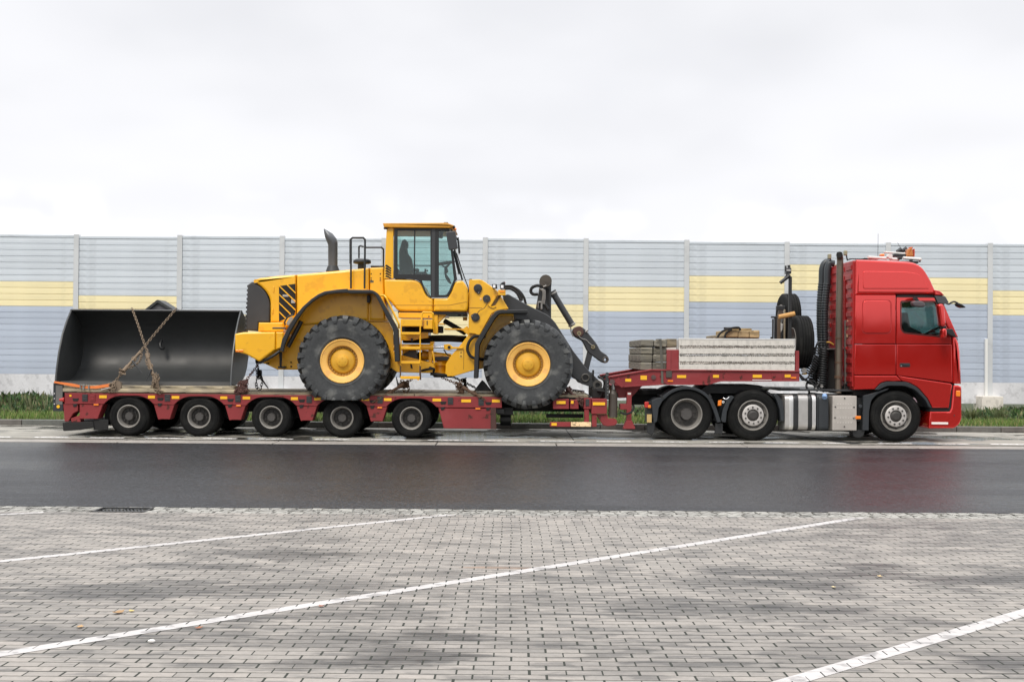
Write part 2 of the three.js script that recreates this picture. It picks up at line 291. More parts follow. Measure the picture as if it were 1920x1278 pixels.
blades('weeds', 130000, i => { const z = rr(-21.9, -8), x = rr(-24, 24), k = sstep(0.3, 0.7, fbm(x * 0.55 + 5, z * 0.3, 0, 4, 207)), top = lerp(0.14, 0.62, (-z - 8) / 14) * (0.35 + 0.95 * k) * lerp(1, 0.6, sstep(11, 14, x)), leaf = rnd() < 0.7;
  return leaf ? [x, vergeY(z) + top * Math.pow(rnd(), 0.8) * 0.8, z, rr(0.10, 0.22), rr(0.05, 0.12)] : [x, vergeY(z) - 0.02, z, top * rr(0.6, 1.15), rr(0.015, 0.04)]; },
  [[0.028, 0.075, 0.014], [0.038, 0.10, 0.016], [0.02, 0.055, 0.014], [0.065, 0.115, 0.024], [0.055, 0.06, 0.025], [0.15, 0.145, 0.06]], 'dark green tangled weeds at the foot of the noise barrier');
// tall weeds and a few bushy grass clumps that stand out of the mass
function clump(name, label, cat, px, py, z, h, w, n, cols, group, spread = 0.9) {
  const a = P(px, py, z), t = thing(name, label, cat, [a.x, vergeY(z) - 0.02, z], group), pos = [], col = [];
  const g = [];
  for (let i = 0; i < n; i++) {
    const an = rr(0, 6.28), lean = Math.pow(rnd(), 0.7) * spread, L = h * rr(0.6, 1.05), ww = w * rr(0.6, 1.4), q = cols[Math.floor(rnd() * cols.length)], k = rr(0.7, 1.3);
    const bx0 = Math.cos(an + 1.57), bz0 = Math.sin(an + 1.57); let prev = null;
    const r0 = rr(0, 0.12) * h, seg = 4;
    for (let s = 0; s <= seg; s++) {
      const u = s / seg, rad = r0 + L * lean * u * u * 0.7, y = L * (u - 0.38 * lean * u * u), hw = ww * (1 - u * 0.95) * 0.5;
      const cx = Math.cos(an) * rad, cz = Math.sin(an) * rad, A = [cx - bx0 * hw, y, cz - bz0 * hw], B = [cx + bx0 * hw, y, cz + bz0 * hw];
      if (prev) { pos.push(...prev[0], ...prev[1], ...A, ...prev[1], ...B, ...A); for (let m = 0; m < 6; m++) col.push(q[0] * k, q[1] * k, q[2] * k); }
      prev = [A, B];
    }
  }
  const geo = new THREE.BufferGeometry(); geo.setAttribute('position', new THREE.Float32BufferAttribute(pos, 3)); geo.setAttribute('color', new THREE.Float32BufferAttribute(col, 3)); geo.computeVertexNormals();
  const m = new THREE.Mesh(geo, std([1, 1, 1], 0.7, { vertexColors: true, side: THREE.DoubleSide })); m.name = 'foliage'; m.castShadow = m.receiveShadow = true; t.add(m); return t;
}
const olive = [[0.10, 0.13, 0.04], [0.16, 0.17, 0.07], [0.06, 0.09, 0.03]];
clump('grass_clump', 'bushy olive grass clump left of the concrete footing beside the cab front', 'plant', 1822, 790, -14, 1.0, 0.02, 300, olive, 'bushy grass clumps beside the concrete footing');
clump('grass_clump', 'bushy olive grass clump right of the concrete footing beside the cab front', 'plant', 1876, 790, -14, 1.0, 0.02, 300, olive, 'bushy grass clumps beside the concrete footing');
clump('weed', 'thin bare weed standing highest above the grass at the left edge', 'plant', 20, 790, -16, 1.2, 0.03, 14, [[0.09, 0.12, 0.05]], 'tall weeds against the concrete plinth', 0.35);
clump('weed', 'leafy pale weed against the plinth left of the bucket', 'plant', 57, 790, -16, 1.15, 0.04, 34, [[0.13, 0.15, 0.07], [0.2, 0.2, 0.1]], 'tall weeds against the concrete plinth', 0.5);
clump('weed', 'short weed against the plinth just left of the trailer tail', 'plant', 86, 790, -16, 1.0, 0.04, 30, [[0.13, 0.15, 0.07], [0.2, 0.2, 0.1]], 'tall weeds against the concrete plinth', 0.5);

// ---------- noise barrier ----------
{
  const ZF = -22.2, s = ppm(ZF);
  const nb = thing('noise_barrier', 'long pale grey noise barrier of horizontal metal slats with stepped yellow band behind the truck', 'noise barrier', [0, 0, ZF]);
  const grey = k => std([0.68 * k, 0.735 * k, 0.785 * k], 0.42, { metalness: 0.15, map: T.slat });
  T.slat = tex(256, (u, v) => 0.965 + 0.06 * (fbm(u * 3, v * 3, 3, 5, 211) - 0.5) - 0.04 * sstep(0.60, 0.75, fbm(u * 12, v * 12, 12, 4, 217)) - 0.03 * sstep(0.6, 0.7, fbm(u * 5, v * 5, 5, 5, 219)), { rep: 0.14, repY: 0.2 });
  const mg = [0.97, 1, 1.03].map(grey), mb = [0.97, 1.03].map(k => std([0.53 * k, 0.595 * k, 0.70 * k], 0.45, { metalness: 0.15, map: T.slat })), my = [0.98, 1.02].map(k => std([0.97 * k, 0.86 * k, 0.52 * k], 0.5, { map: T.slat }));
  const mp = std([0.63, 0.65, 0.66], 0.5, { map: T.slat }), mc = std([0.80, 0.805, 0.82], 0.8, { map: T.conPale });
  const SL = 0.2475;
  const prof = new THREE.Shape([[0, -0.10], [0, -0.03], [0.006, -0.005], [0.014, 0.0], [0.116, 0.0], [0.121, 0.0025], [0.128, 0.0025], [0.133, 0.0], [SL - 0.016, 0.0], [SL - 0.009, -0.005], [SL - 0.003, -0.03], [SL - 0.003, -0.10]].map(p => new THREE.Vector2(-p[1], p[0])));
  const slatG = len => { const g = new THREE.ExtrudeGeometry(prof, { depth: len, bevelEnabled: false }); g.rotateY(Math.PI / 2); return g; };   // x = length, z = depth
  const postX = [-247, -56, 137, 331, 523, 714, 904, 1093, 1282, 1470, 1660, 1851, 2042, 2233];
  const top = [441, 441, 442, 446, 443, 448, 450.5, 447.5, 451, 454, 456, 456.5, 458, 459];       // top edge of the bay starting at this post (at its left end ... middle)
  const yel = [506, 533, 560, 586, 610, 588, 565, 541.5, 521.5, 501, 525.5, 551, 575];           // top of the yellow band per bay
  const topm = [438, 439.5, 443, 442.5, 446.5, 448.5, 447, 450, 453.5, 456, 456.5, 457.5, 459];
  for (let i = 0; i + 1 < postX.length; i++) {
    const a = P(postX[i] + 5, 600, ZF), b = P(postX[i + 1] + 5, 600, ZF), mid = (postX[i] + postX[i + 1]) / 2 + 5, len = b.x - a.x - 0.13;
    const yT = P(mid, yel[i], ZF).y, yTop = P(mid, topm[i], ZF).y, pl = P(mid, lerp(700.5, 717, mid / 1850), ZF).y;
    const g = slatG(len), rowsUp = Math.round((yTop - yT - 0.1) / SL), y0 = yTop - 0.1 - rowsUp * SL, rowsDn = Math.max(1, Math.round((y0 - pl) / SL)), sc = (y0 - pl) / (rowsDn * SL);
    const put = (y, m, k = 1) => { const q = new THREE.Mesh(g, m); q.name = 'panel_slat'; q.position.set(a.x + 0.065, y, 0); q.scale.y = k; q.castShadow = q.receiveShadow = true; nb.add(q); };
    for (let k = 0; k < rowsUp; k++) put(y0 + k * SL, mg[(i * 5 + (k >> 1)) % 3]);
    for (let k = 1; k <= rowsDn; k++) put(y0 - k * SL * sc, k <= 4 ? my[(i + k) & 1] : mb[(i + (k >> 1)) & 1], sc);
    obj('panel_cap', wb((a.x + b.x) / 2, yTop - 0.05, ZF - 0.05, len, 0.1, 0.13, 0.01), mg[0], nb);
    // post: H section, flanges in front
    const pT = Math.max(P(postX[i], topm[i] - 2.2, ZF).y, i ? P(postX[i], topm[i - 1] - 0.6, ZF).y : 0), pb = pl - 0.85;
    obj('post', [wb(a.x, (pT + pb) / 2, ZF + 0.03, 0.2, pT - pb, 0.02, 0.004), wb(a.x, (pT + pb) / 2, ZF - 0.07, 0.012, pT - pb, 0.18, 0), wb(a.x, (pT + pb) / 2, ZF - 0.17, 0.2, pT - pb, 0.02, 0.004)], mp, nb);
    const ph = 0.83; obj('plinth', wb((a.x + b.x) / 2, pl - ph / 2, ZF - 0.05, len, ph, 0.12, 0.008), mc, nb);
    obj('footing', [new THREE.CylinderGeometry(0.40, 0.42, 1.2, 24).translate(a.x, pl - 0.55 - 0.6, ZF)], mc, nb);
  }
  const c = P(1850, 742, ZF);
  obj('footing', [new RoundedBoxGeometry(0.84, 1.2, 0.84, 1, 0.02).translate(c.x, c.y - 0.6, ZF + 0.14)], std([0.84, 0.79, 0.70], 0.85, { map: T.conPale }), nb, 'square weathered concrete footing right of the cab');
  obj('post_sleeve', [wb(c.x - 0.06, (P(1850, 635, ZF).y + c.y) / 2, ZF + 0.09, 0.1, P(1850, 635, ZF).y - c.y, 0.1, 0.01)], std([0.75, 0.75, 0.72], 0.5), nb);
}

// far trees behind the camera, mirrored in the truck's paint and glass
{
  const pos = []; for (let i = 0; i < 22000; i++) { const x = rr(-260, 260), hgt = 5.5 + 5 * fbm(x * 0.03 + 9, 2, 0, 4, 301), y = rnd() * hgt - 1.2, z = 150 + rr(-6, 6), s = rr(0.8, 1.8); for (let k = 0; k < 3; k++) pos.push(x + rr(-s, s), y + rr(-s, s) * 0.8, z + rr(-s, s)); }
  const g = new THREE.BufferGeometry(); g.setAttribute('position', new THREE.Float32BufferAttribute(pos, 3)); g.computeVertexNormals();
  const m = new THREE.Mesh(g, std([0.022, 0.032, 0.017], 0.95, { side: THREE.DoubleSide })); m.name = 'tree_belt'; tag(m, 'far dark tree belt across the road, seen only as a reflection', 'trees', null, 'stuff'); scene.add(m);
}

// ---------- paved parking area ----------
M.joint = std([0.026, 0.030, 0.023], 0.95);
sheet('sett_bed', -60, 60, [8.53, 9.068], z => paveY(z) - 0.016, M.joint, 20, 'dark joints between the rough setts');
sheet('paving_bed', -60, 60, [9.07, 40, 60], z => paveY(z) - 0.0016, M.joint, 20, 'dark jointing sand between the pavers');
const paveLines = [];                                   // white parking lines: quads on the paving
function PG(px, py) {                                   // pixel to the tilted paving
  _v.set(px / 960 - 1, 1 - py / 639, 0.5).unproject(camera).sub(camera.position);
  const t = (HG + (camera.position.z - ZG) * TILT - camera.position.y) / (_v.y - TILT * _v.z); return [camera.position.x + _v.x * t, camera.position.z + _v.z * t];
}
function lineQuad(a, b, w) { const A = PG(...a), B = PG(...b), dx = B[0] - A[0], dz = B[1] - A[1], L = Math.hypot(dx, dz), nx_ = -dz / L * w / 2, nz = dx / L * w / 2; return [[A[0] + nx_, A[1] + nz], [B[0] + nx_, B[1] + nz], [B[0] - nx_, B[1] - nz], [A[0] - nx_, A[1] - nz]]; }
function clip(poly, quad) {                             // Sutherland-Hodgman, both in x,z
  let cx = 0, cz = 0; for (const q of quad) { cx += q[0] / 4; cz += q[1] / 4; }
  for (let i = 0; i < 4 && poly.length; i++) {
    const a = quad[i], b = quad[(i + 1) % 4], f = p => (b[0] - a[0]) * (p[1] - a[1]) - (b[1] - a[1]) * (p[0] - a[0]), sg = Math.sign(f([cx, cz])), out = [];
    for (let k = 0; k < poly.length; k++) { const p = poly[k], q = poly[(k + 1) % poly.length], fp = f(p) * sg, fq = f(q) * sg; if (fp >= 0) out.push(p); if ((fp >= 0) !== (fq >= 0)) { const t = fp / (fp - fq); out.push([p[0] + (q[0] - p[0]) * t, p[1] + (q[1] - p[1]) * t]); } }
    poly = out;
  }
  return poly;
}
{
  T.paver = tex(512, (u, v) => { const n = fbm(u * 5, v * 5, 5, 5, 401), m = fbm(u * 60, v * 60, 60, 3, 407); return 0.80 + 0.16 * (n - 0.5) + 0.16 * (m - 0.5); }, { rep: 1.3 });
  T.paverBump = tex(256, (u, v) => fbm(u * 50, v * 50, 50, 3, 411), { rep: 1.3, srgb: false });
  const STAINS = [[330, 1100, 1.5, 0.35, 0.55], [150, 1108, 1.0, 0.4, 0.6], [560, 1038, 1.0, 0.4, 0.6], [380, 1062, 0.6, 0.2, 0.5], [610, 1095, 0.7, 0.3, 0.45], [1560, 1075, 1.5, 0.5, 0.65], [1430, 1095, 0.9, 0.35, 0.5], [1850, 1085, 1.2, 0.45, 0.65], [1620, 1060, 0.5, 0.15, 0.6], [1250, 1135, 0.8, 0.4, 0.55], [1480, 1140, 0.7, 0.3, 0.5], [1100, 1085, 0.7, 0.25, 0.35], [720, 1235, 0.6, 0.3, 0.6], [850, 1195, 0.45, 0.15, 0.5], [640, 1150, 0.8, 0.3, 0.4], [300, 1180, 0.9, 0.3, 0.3], [1860, 1240, 0.5, 0.3, 0.4], [120, 1190, 0.9, 0.4, 0.45], [1770, 985, 2.2, 0.4, 0.3], [800, 1075, 0.6, 0.2, 0.4], [960, 1120, 0.7, 0.2, 0.35], [560, 1200, 0.8, 0.2, 0.3]];
  const NT = 16, mats = [], SP = 24;                     // one tone per paver; stains and grain lie across the pavers, uv over the whole paving
  const stainAt = (x, z) => { let m = 0; for (const [a, b, rx, ry, k] of STAINW) { const dx = (x - a) / rx, dz = (z - b) / ry; if (dx * dx + dz * dz > 3) continue; const e = Math.hypot(dx, dz) + 1.5 * (fbm(x * 1.6, z * 5.5, 0, 6, 421) - 0.5) + 1.1 * (fbm(x * 5, z * 22, 0, 4, 423) - 0.5); m = Math.max(m, k * (1 - sstep(0.35, 1.0, e))); } return m; };
  const STAINW = STAINS.map(([px, py, rx, ry, k]) => { const [a, b] = PG(px, py); return [a, b, rx, ry, k]; });
  const RU = PG(930, 1064);
  const dirt = (x, z) => { const m = fbm(x * 1.7, z * 4.2, 0, 5, 433), g = fbm(x * 0.45 + 3, z * 0.9, 0, 4, 431), st = stainAt(x, z); return clamp(0.8 * st + 0.20 * sstep(0.54, 0.70, m) + 0.30 * sstep(0.54, 0.66, fbm(x * 4, z * 16, 0, 5, 437)) + 0.10 * sstep(0.52, 0.32, g)); };
  const DT = [0, 1].map(k => tex(2048, (u, v) => {
    const x = (u - 0.5) * SP, z = 8 + v * 12, d = dirt(x, z);
    if (k) return [1, 0.66 - 0.26 * d, 1];
    const n = fbm(x * 30, z * 30, 0, 3, 401), f = hash(Math.floor(u * 2048), Math.floor(v * 1024), 9), L = (0.84 + 0.09 * (n - 0.5) + 0.05 * (f - 0.5)) * (1 - 0.62 * d);
    const e1 = Math.hypot((x - RU[0]) / 0.42, (z - RU[1]) / 0.10), rs = 0.3 * sstep(1, 0.4, e1 + 1.2 * (fbm(x * 6, z * 20, 0, 4, 441) - 0.5)); return [L * (1 - 0.15 * rs), L * (0.985 + 0.012 * d) * (1 - 0.45 * rs), L * (0.965 + 0.03 * d) * (1 - 0.65 * rs)];
  }, { h: 1024, srgb: !k }));
  const bumpP = again(T.paverBump, SP * 1.3, 12 * 1.3);
  for (let i = 0; i < NT; i++) { const k = i / (NT - 1), L = lerp(0.33, 0.50, k); mats.push(std([L, L * lerp(0.97, 0.945, k), L * lerp(0.925, 0.885, k)], 1, { map: DT[0], roughnessMap: DT[1], bumpMap: bumpP, bumpScale: 0.0015 })); }
  const chamfer = (w, d, v) => {                         // cheap chamfered top: 5 visible faces + bevel
    const c = 0.0012, y0 = -0.05, y1 = -0.001, P0 = [[-w / 2, -d / 2], [w / 2, -d / 2], [w / 2, d / 2], [-w / 2, d / 2]], P1 = P0.map(p => [p[0] - Math.sign(p[0]) * 0.0025, p[1] - Math.sign(p[1]) * c]);
    const pos = []; const quad = (a, b, e, f) => pos.push(...a, ...b, ...e, ...a, ...e, ...f);
    for (let i = 0; i < 4; i++) { const j = (i + 1) % 4, A = [P0[i][0], y0, P0[i][1]], B = [P0[j][0], y0, P0[j][1]], C = [P0[j][0], y1, P0[j][1]], D = [P0[i][0], y1, P0[i][1]], E = [P1[j][0], 0, P1[j][1]], F = [P1[i][0], 0, P1[i][1]]; quad(A, D, C, B); quad(D, F, E, C); }
    quad([P1[0][0], 0, P1[0][1]], [P1[3][0], 0, P1[3][1]], [P1[2][0], 0, P1[2][1]], [P1[1][0], 0, P1[1][1]]);
    const g = new THREE.BufferGeometry(); g.setAttribute('position', new THREE.Float32BufferAttribute(pos, 3)); g.computeVertexNormals(); metreUV(g);
    const uv = g.attributes.uv; for (let i = 0; i < uv.count; i++) uv.setXY(i, uv.getX(i) + v * 0.317, uv.getY(i) + v * 0.713); return g;
  };
  const BW = 0.2, BD = 0.1, gapX = 0.0105, gapZ = 0.0135;
  const geo = [0, 1, 2, 3].map(v => chamfer(BW - gapX, BD - gapZ, v)), head = [0, 1].map(v => chamfer(BD - gapX * 0.7, BW - gapZ, v));
  // parking lines from the photograph
  const L1 = lineQuad([-60, 1058.5], [858, 963.5], 0.125), L2 = lineQuad([-60, 1236], [1640, 966], 0.125), L3 = lineQuad([1400, 1302], [2060, 1107], 0.125), L0 = lineQuad([-120, 970], [82, 960.5], 0.125);
  const lines = [[L2, 'longest white parking line crossing the middle of the paving'], [L1, 'white parking line on the left below the road edge'], [L3, 'thick near white parking line in the bottom right corner'], [L0, 'short white parking line end at the left edge below the drain grate']];
  const painted = lines.map(() => []);
  const all = [];
  const add = (x, z, ry, gk, g) => {
    const tone = clamp(0.5 + 0.5 * (rnd() - 0.5) + (rnd() < 0.05 ? -0.4 : 0) + (rnd() < 0.05 ? 0.3 : 0));
    all.push({ x, z, ry, g, t: Math.round(tone * (NT - 1)), d: DIST - z });
  };
  const xw = z => 0.47 * (DIST - z) + 1.6;
  let rowI = 0;
  for (let z = 9.28; z < 19.6; z += BD, rowI++) { const off = (rowI % 2) * BW / 2 + (hash(rowI, 3, 7) - 0.5) * 0.012 + 0.01 * Math.sin(rowI * 0.13), X = Math.ceil(xw(z) / BW); for (let i = -X; i <= X; i++) add(i * BW + off + (hash(rowI, i, 1) - 0.5) * 0.006, z + (hash(i >> 2, rowI, 2) - 0.5) * 0.003 + 0.05, 0, 0, geo[Math.floor(hash(rowI, i, 9) * 4)]); }
  for (let i = -76; i <= 76; i++) add(i * BD, 9.17, 0, 1, head[i & 1]);
  all.sort((a, b) => { const va = Math.abs(a.x) < 0.447 * a.d + 0.1 && a.z < 16.8, vb = Math.abs(b.x) < 0.447 * b.d + 0.1 && b.z < 16.8; return va === vb ? a.d - b.d : va ? -1 : 1; });
  const pav = thing('paved_area', 'grey rectangular concrete pavers of the parking area in the foreground', null); pav.userData.kind = 'structure';
  const rot = Math.atan(TILT), q = new THREE.Object3D();
  const restG = [];
  all.forEach((b, i) => {
    const y = paveY(b.z) + (hash(Math.round(b.x * 50), Math.round(b.z * 50), 4) - 0.5) * 0.0008;
    q.position.set(b.x, y, b.z); q.rotation.set(-rot + (hash(i, 1, 5) - 0.5) * 0.004, 0, (hash(i, 2, 5) - 0.5) * 0.003);
    q.updateMatrix(); const own = b.g.clone(), pp = own.attributes.position, uu = own.attributes.uv, wv = V3(0, 0, 0); for (let k = 0; k < pp.count; k++) { wv.fromBufferAttribute(pp, k).applyMatrix4(q.matrix); uu.setXY(k, wv.x / SP + 0.5, (wv.z - 8) / 12); }
    if (i < 300) { const m = new THREE.Mesh(own, mats[b.t]); m.name = 'paver'; m.position.copy(q.position); m.rotation.copy(q.rotation); m.receiveShadow = true; pav.add(m); }
    else (restG[b.t] = restG[b.t] || []).push([own, q.matrix.clone()]);
    const hw = (b.g === head[0] || b.g === head[1]) ? [BD / 2 - 0.003, BW / 2 - 0.002] : [BW / 2 - 0.0042, BD / 2 - 0.0004];
    lines.forEach((L, k) => { const c = clip([[b.x - hw[0], b.z - hw[1]], [b.x + hw[0], b.z - hw[1]], [b.x + hw[0], b.z + hw[1]], [b.x - hw[0], b.z + hw[1]]], L[0]); if (c.length > 2) for (let j = 1; j + 1 < c.length; j++) for (const p of [c[0], c[j + 1], c[j]]) painted[k].push(p[0], y + (p[1] - b.z) * TILT + 0.0022, p[1]); });
  });
  // the farther pavers: one piece, still every paver as its own block
  const stuffRoot = new THREE.Group();
  const gAll = []; const colAll = [];
  restG.forEach((list, t) => { if (!list) return; for (const [g, mtx] of list) { const h = g.applyMatrix4(mtx); const n = h.attributes.position.count, c = new Float32Array(n * 3), col = mats[t].color; for (let i = 0; i < n; i++) { c[3 * i] = col.r; c[3 * i + 1] = col.g; c[3 * i + 2] = col.b; } h.setAttribute('color', new THREE.BufferAttribute(c, 3)); gAll.push(h); } });
  const far = new THREE.Mesh(mergeGeometries(gAll), std([1, 1, 1], 1, { vertexColors: true, map: DT[0], roughnessMap: DT[1], bumpMap: bumpP, bumpScale: 0.0015 })); far.name = 'paver'; far.userData.kind = 'stuff'; far.receiveShadow = true; pav.add(far);
  M.linePaint = std([0.58, 0.56, 0.545], 0.55, { map: tex(256, (u, v) => 0.93 + 0.1 * (fbm(u * 20, v * 20, 20, 4, 173) - 0.5) - 0.18 * sstep(0.60, 0.72, fbm(u * 9, v * 9, 9, 5, 175)), { rep: 0.8 }) });
  lines.forEach((L, k) => { const g = new THREE.BufferGeometry(); g.setAttribute('position', new THREE.Float32BufferAttribute(painted[k], 3)); g.computeVertexNormals(); metreUV(g); const m = new THREE.Mesh(g, M.linePaint); m.name = numbered('parking_line'); m.receiveShadow = true; tag(m, L[1], null, null, 'structure'); scene.add(m); });
  // rows of rough granite setts along the road edge
  const st = thing('sett_strip', 'rows of rough pale setts along the near road edge', null); st.userData.kind = 'structure';
  const sm = [0, 1, 2, 3, 4].map(k => std([0.42 + 0.05 * k, 0.41 + 0.05 * k, 0.375 + 0.045 * k], 0.7, { map: T.paver, bumpMap: T.paverBump, bumpScale: 0.004 }));
  const stone = (w, d) => { const g = new RoundedBoxGeometry(w, 0.09, d, 2, 0.012), p = g.attributes.position; for (let i = 0; i < p.count; i++) p.setXYZ(i, p.getX(i) + rr(-0.006, 0.006), p.getY(i) + rr(-0.004, 0.004) - 0.045, p.getZ(i) + rr(-0.005, 0.005)); g.computeVertexNormals(); return metreUV(nx(g)); };
  const vs = [0, 1, 2, 3, 4, 5].map(() => stone(0.155, 0.178)); let cnt = 0; const extra = [];
  const gx = P(237, 955, 8.75).x;
  for (let r = 0; r < 3; r++) for (let x = -11; x < 11;) {
    const w = rr(0.13, 0.2), z = ZG + 0.1 + r * 0.187, m = new THREE.Mesh(vs[Math.floor(rnd() * 6)], sm[Math.floor(rnd() * 5)]);
    if (!(r > 0 && Math.abs(x + w / 2 - gx) < 0.36)) { m.name = 'sett'; m.position.set(x + w / 2, paveY(z) + rr(-0.003, 0.004), z + rr(-0.008, 0.008)); m.scale.set(w / 0.16, 1, 1); m.rotation.y = rr(-0.08, 0.08); m.receiveShadow = true; if (Math.abs(x) < 6.9 && cnt < 300) { st.add(m); cnt++; } else extra.push(m); }
    x += w;
  }
  const ex = extra.map(m => { m.updateMatrix(); return nx(m.geometry.clone()).applyMatrix4(m.matrix); }); if (ex.length) { const m = new THREE.Mesh(mergeGeometries(ex), sm[2]); m.name = 'sett'; m.userData.kind = 'stuff'; st.add(m); }
  // drain grate in the setts
  const dg = thing('drain_grate', 'black cast iron drain grate set into the sett strip at the road edge', 'drain grate', [gx, paveY(8.86), 8.86]);
  obj('grate_frame', [wb(gx, paveY(8.86) - 0.012, 8.69, 0.62, 0.05, 0.03, 0.004), wb(gx, paveY(8.86) - 0.012, 9.03, 0.62, 0.05, 0.03, 0.004), wb(gx - 0.3, paveY(8.86) - 0.012, 8.86, 0.03, 0.05, 0.31, 0.004), wb(gx + 0.3, paveY(8.86) - 0.012, 8.86, 0.03, 0.05, 0.31, 0.004)], M.iron, dg);
  for (let i = 0; i < 12; i++) { const g = new THREE.BoxGeometry(0.02, 0.03, 0.36); g.rotateY(0.4); g.translate(gx - 0.235 + i * 0.0427, paveY(8.86) - 0.02, 8.86); obj('grate_bar', g, M.iron, dg); }
}
// fallen leaves and litter
{
  const spots = [[222, 1150, 0.11, 'large brown'], [247, 1147, 0.06, 'small yellow'], [150, 1177, 0.07, 'tan'], [372, 1179, 0.07, 'rust brown'], [602, 1138, 0.06, 'red brown'], [1650, 1082, 0.07, 'pale tan'], [1563, 1102, 0.05, 'straw coloured']];
  const where = ['left, beside the small yellow leaf', 'left, beside the large brown leaf', 'left above the long white line', 'under the long white line at the left', 'under the long white line near the middle', 'right of centre above the near line', 'right of centre in the dark stain', 'right half below the dark stain', 'at the right above the near line'];
  spots.forEach(([px, py, r, n], i) => {
    const [x, z] = PG(px, py), s = new THREE.Shape(), N = 14; for (let k = 0; k <= N; k++) { const a = k / N * 6.283, q = r * 0.5 * (0.6 + 0.4 * Math.abs(Math.cos(a * 2.5))) * (1 - 0.2 * rnd()); k ? s.lineTo(Math.cos(a) * q, Math.sin(a) * q * 0.7) : s.moveTo(Math.cos(a) * q, Math.sin(a) * q * 0.7); }
    const g = new THREE.ExtrudeGeometry(s, { depth: 0.0015, bevelEnabled: false }), p = g.attributes.position; for (let k = 0; k < p.count; k++) p.setZ(k, p.getZ(k) + 0.6 * (p.getX(k) ** 2 + p.getY(k) ** 2) / r + 0.006);
    g.rotateX(-Math.PI / 2); g.rotateY(rr(0, 6)); g.computeVertexNormals(); g.translate(x, paveY(z), z);
    const c = [[0.34, 0.21, 0.10], [0.55, 0.43, 0.15], [0.42, 0.27, 0.13], [0.30, 0.12, 0.06], [0.28, 0.12, 0.08], [0.5, 0.38, 0.2], [0.6, 0.5, 0.28], [0.55, 0.36, 0.1], [0.7, 0.66, 0.55]][i];
    tag(obj('fallen_leaf', g, std(c, 0.7)), n + ' fallen leaf on the paving, ' + where[i], 'leaf', 'fallen leaves on the paving');
  });
  const [x, z] = PG(284, 1206), g = new THREE.IcosahedronGeometry(0.022, 1); g.scale(1, 0.5, 0.7); const p = g.attributes.position; for (let k = 0; k < p.count; k++) { const q = 1 + 0.3 * (hash(Math.round(p.getX(k) * 1e4), Math.round(p.getY(k) * 1e4), 3) - 0.5); p.setXYZ(k, p.getX(k) * q, p.getY(k) * q, p.getZ(k) * q); } g.computeVertexNormals(); g.translate(x, paveY(z) + 0.015, z);
  tag(obj('paper_scrap', g, M.white), 'crumpled white paper scrap on the paving at lower left', 'litter');
}

// ======================= LOW LOADER TRAILER =======================
const mesh = (name, g, mat, parent, label) => { const m = new THREE.Mesh(metreUV(nx(g)), mat); m.name = name; m.castShadow = m.receiveShadow = true; parent.add(m); if (label) m.userData.label = label; return m; };   // geometry already local
const roundN = (n, r, f) => Array.from({ length: n }, (_, i) => f(Math.cos(i / n * Math.PI * 2) * r, Math.sin(i / n * Math.PI * 2) * r, i / n * Math.PI * 2));
const bolt = (x, y, z, r, d) => { const g = new THREE.CylinderGeometry(r, r, d, 6); g.rotateX(Math.PI / 2); g.translate(x, y, z); return nx(g); };
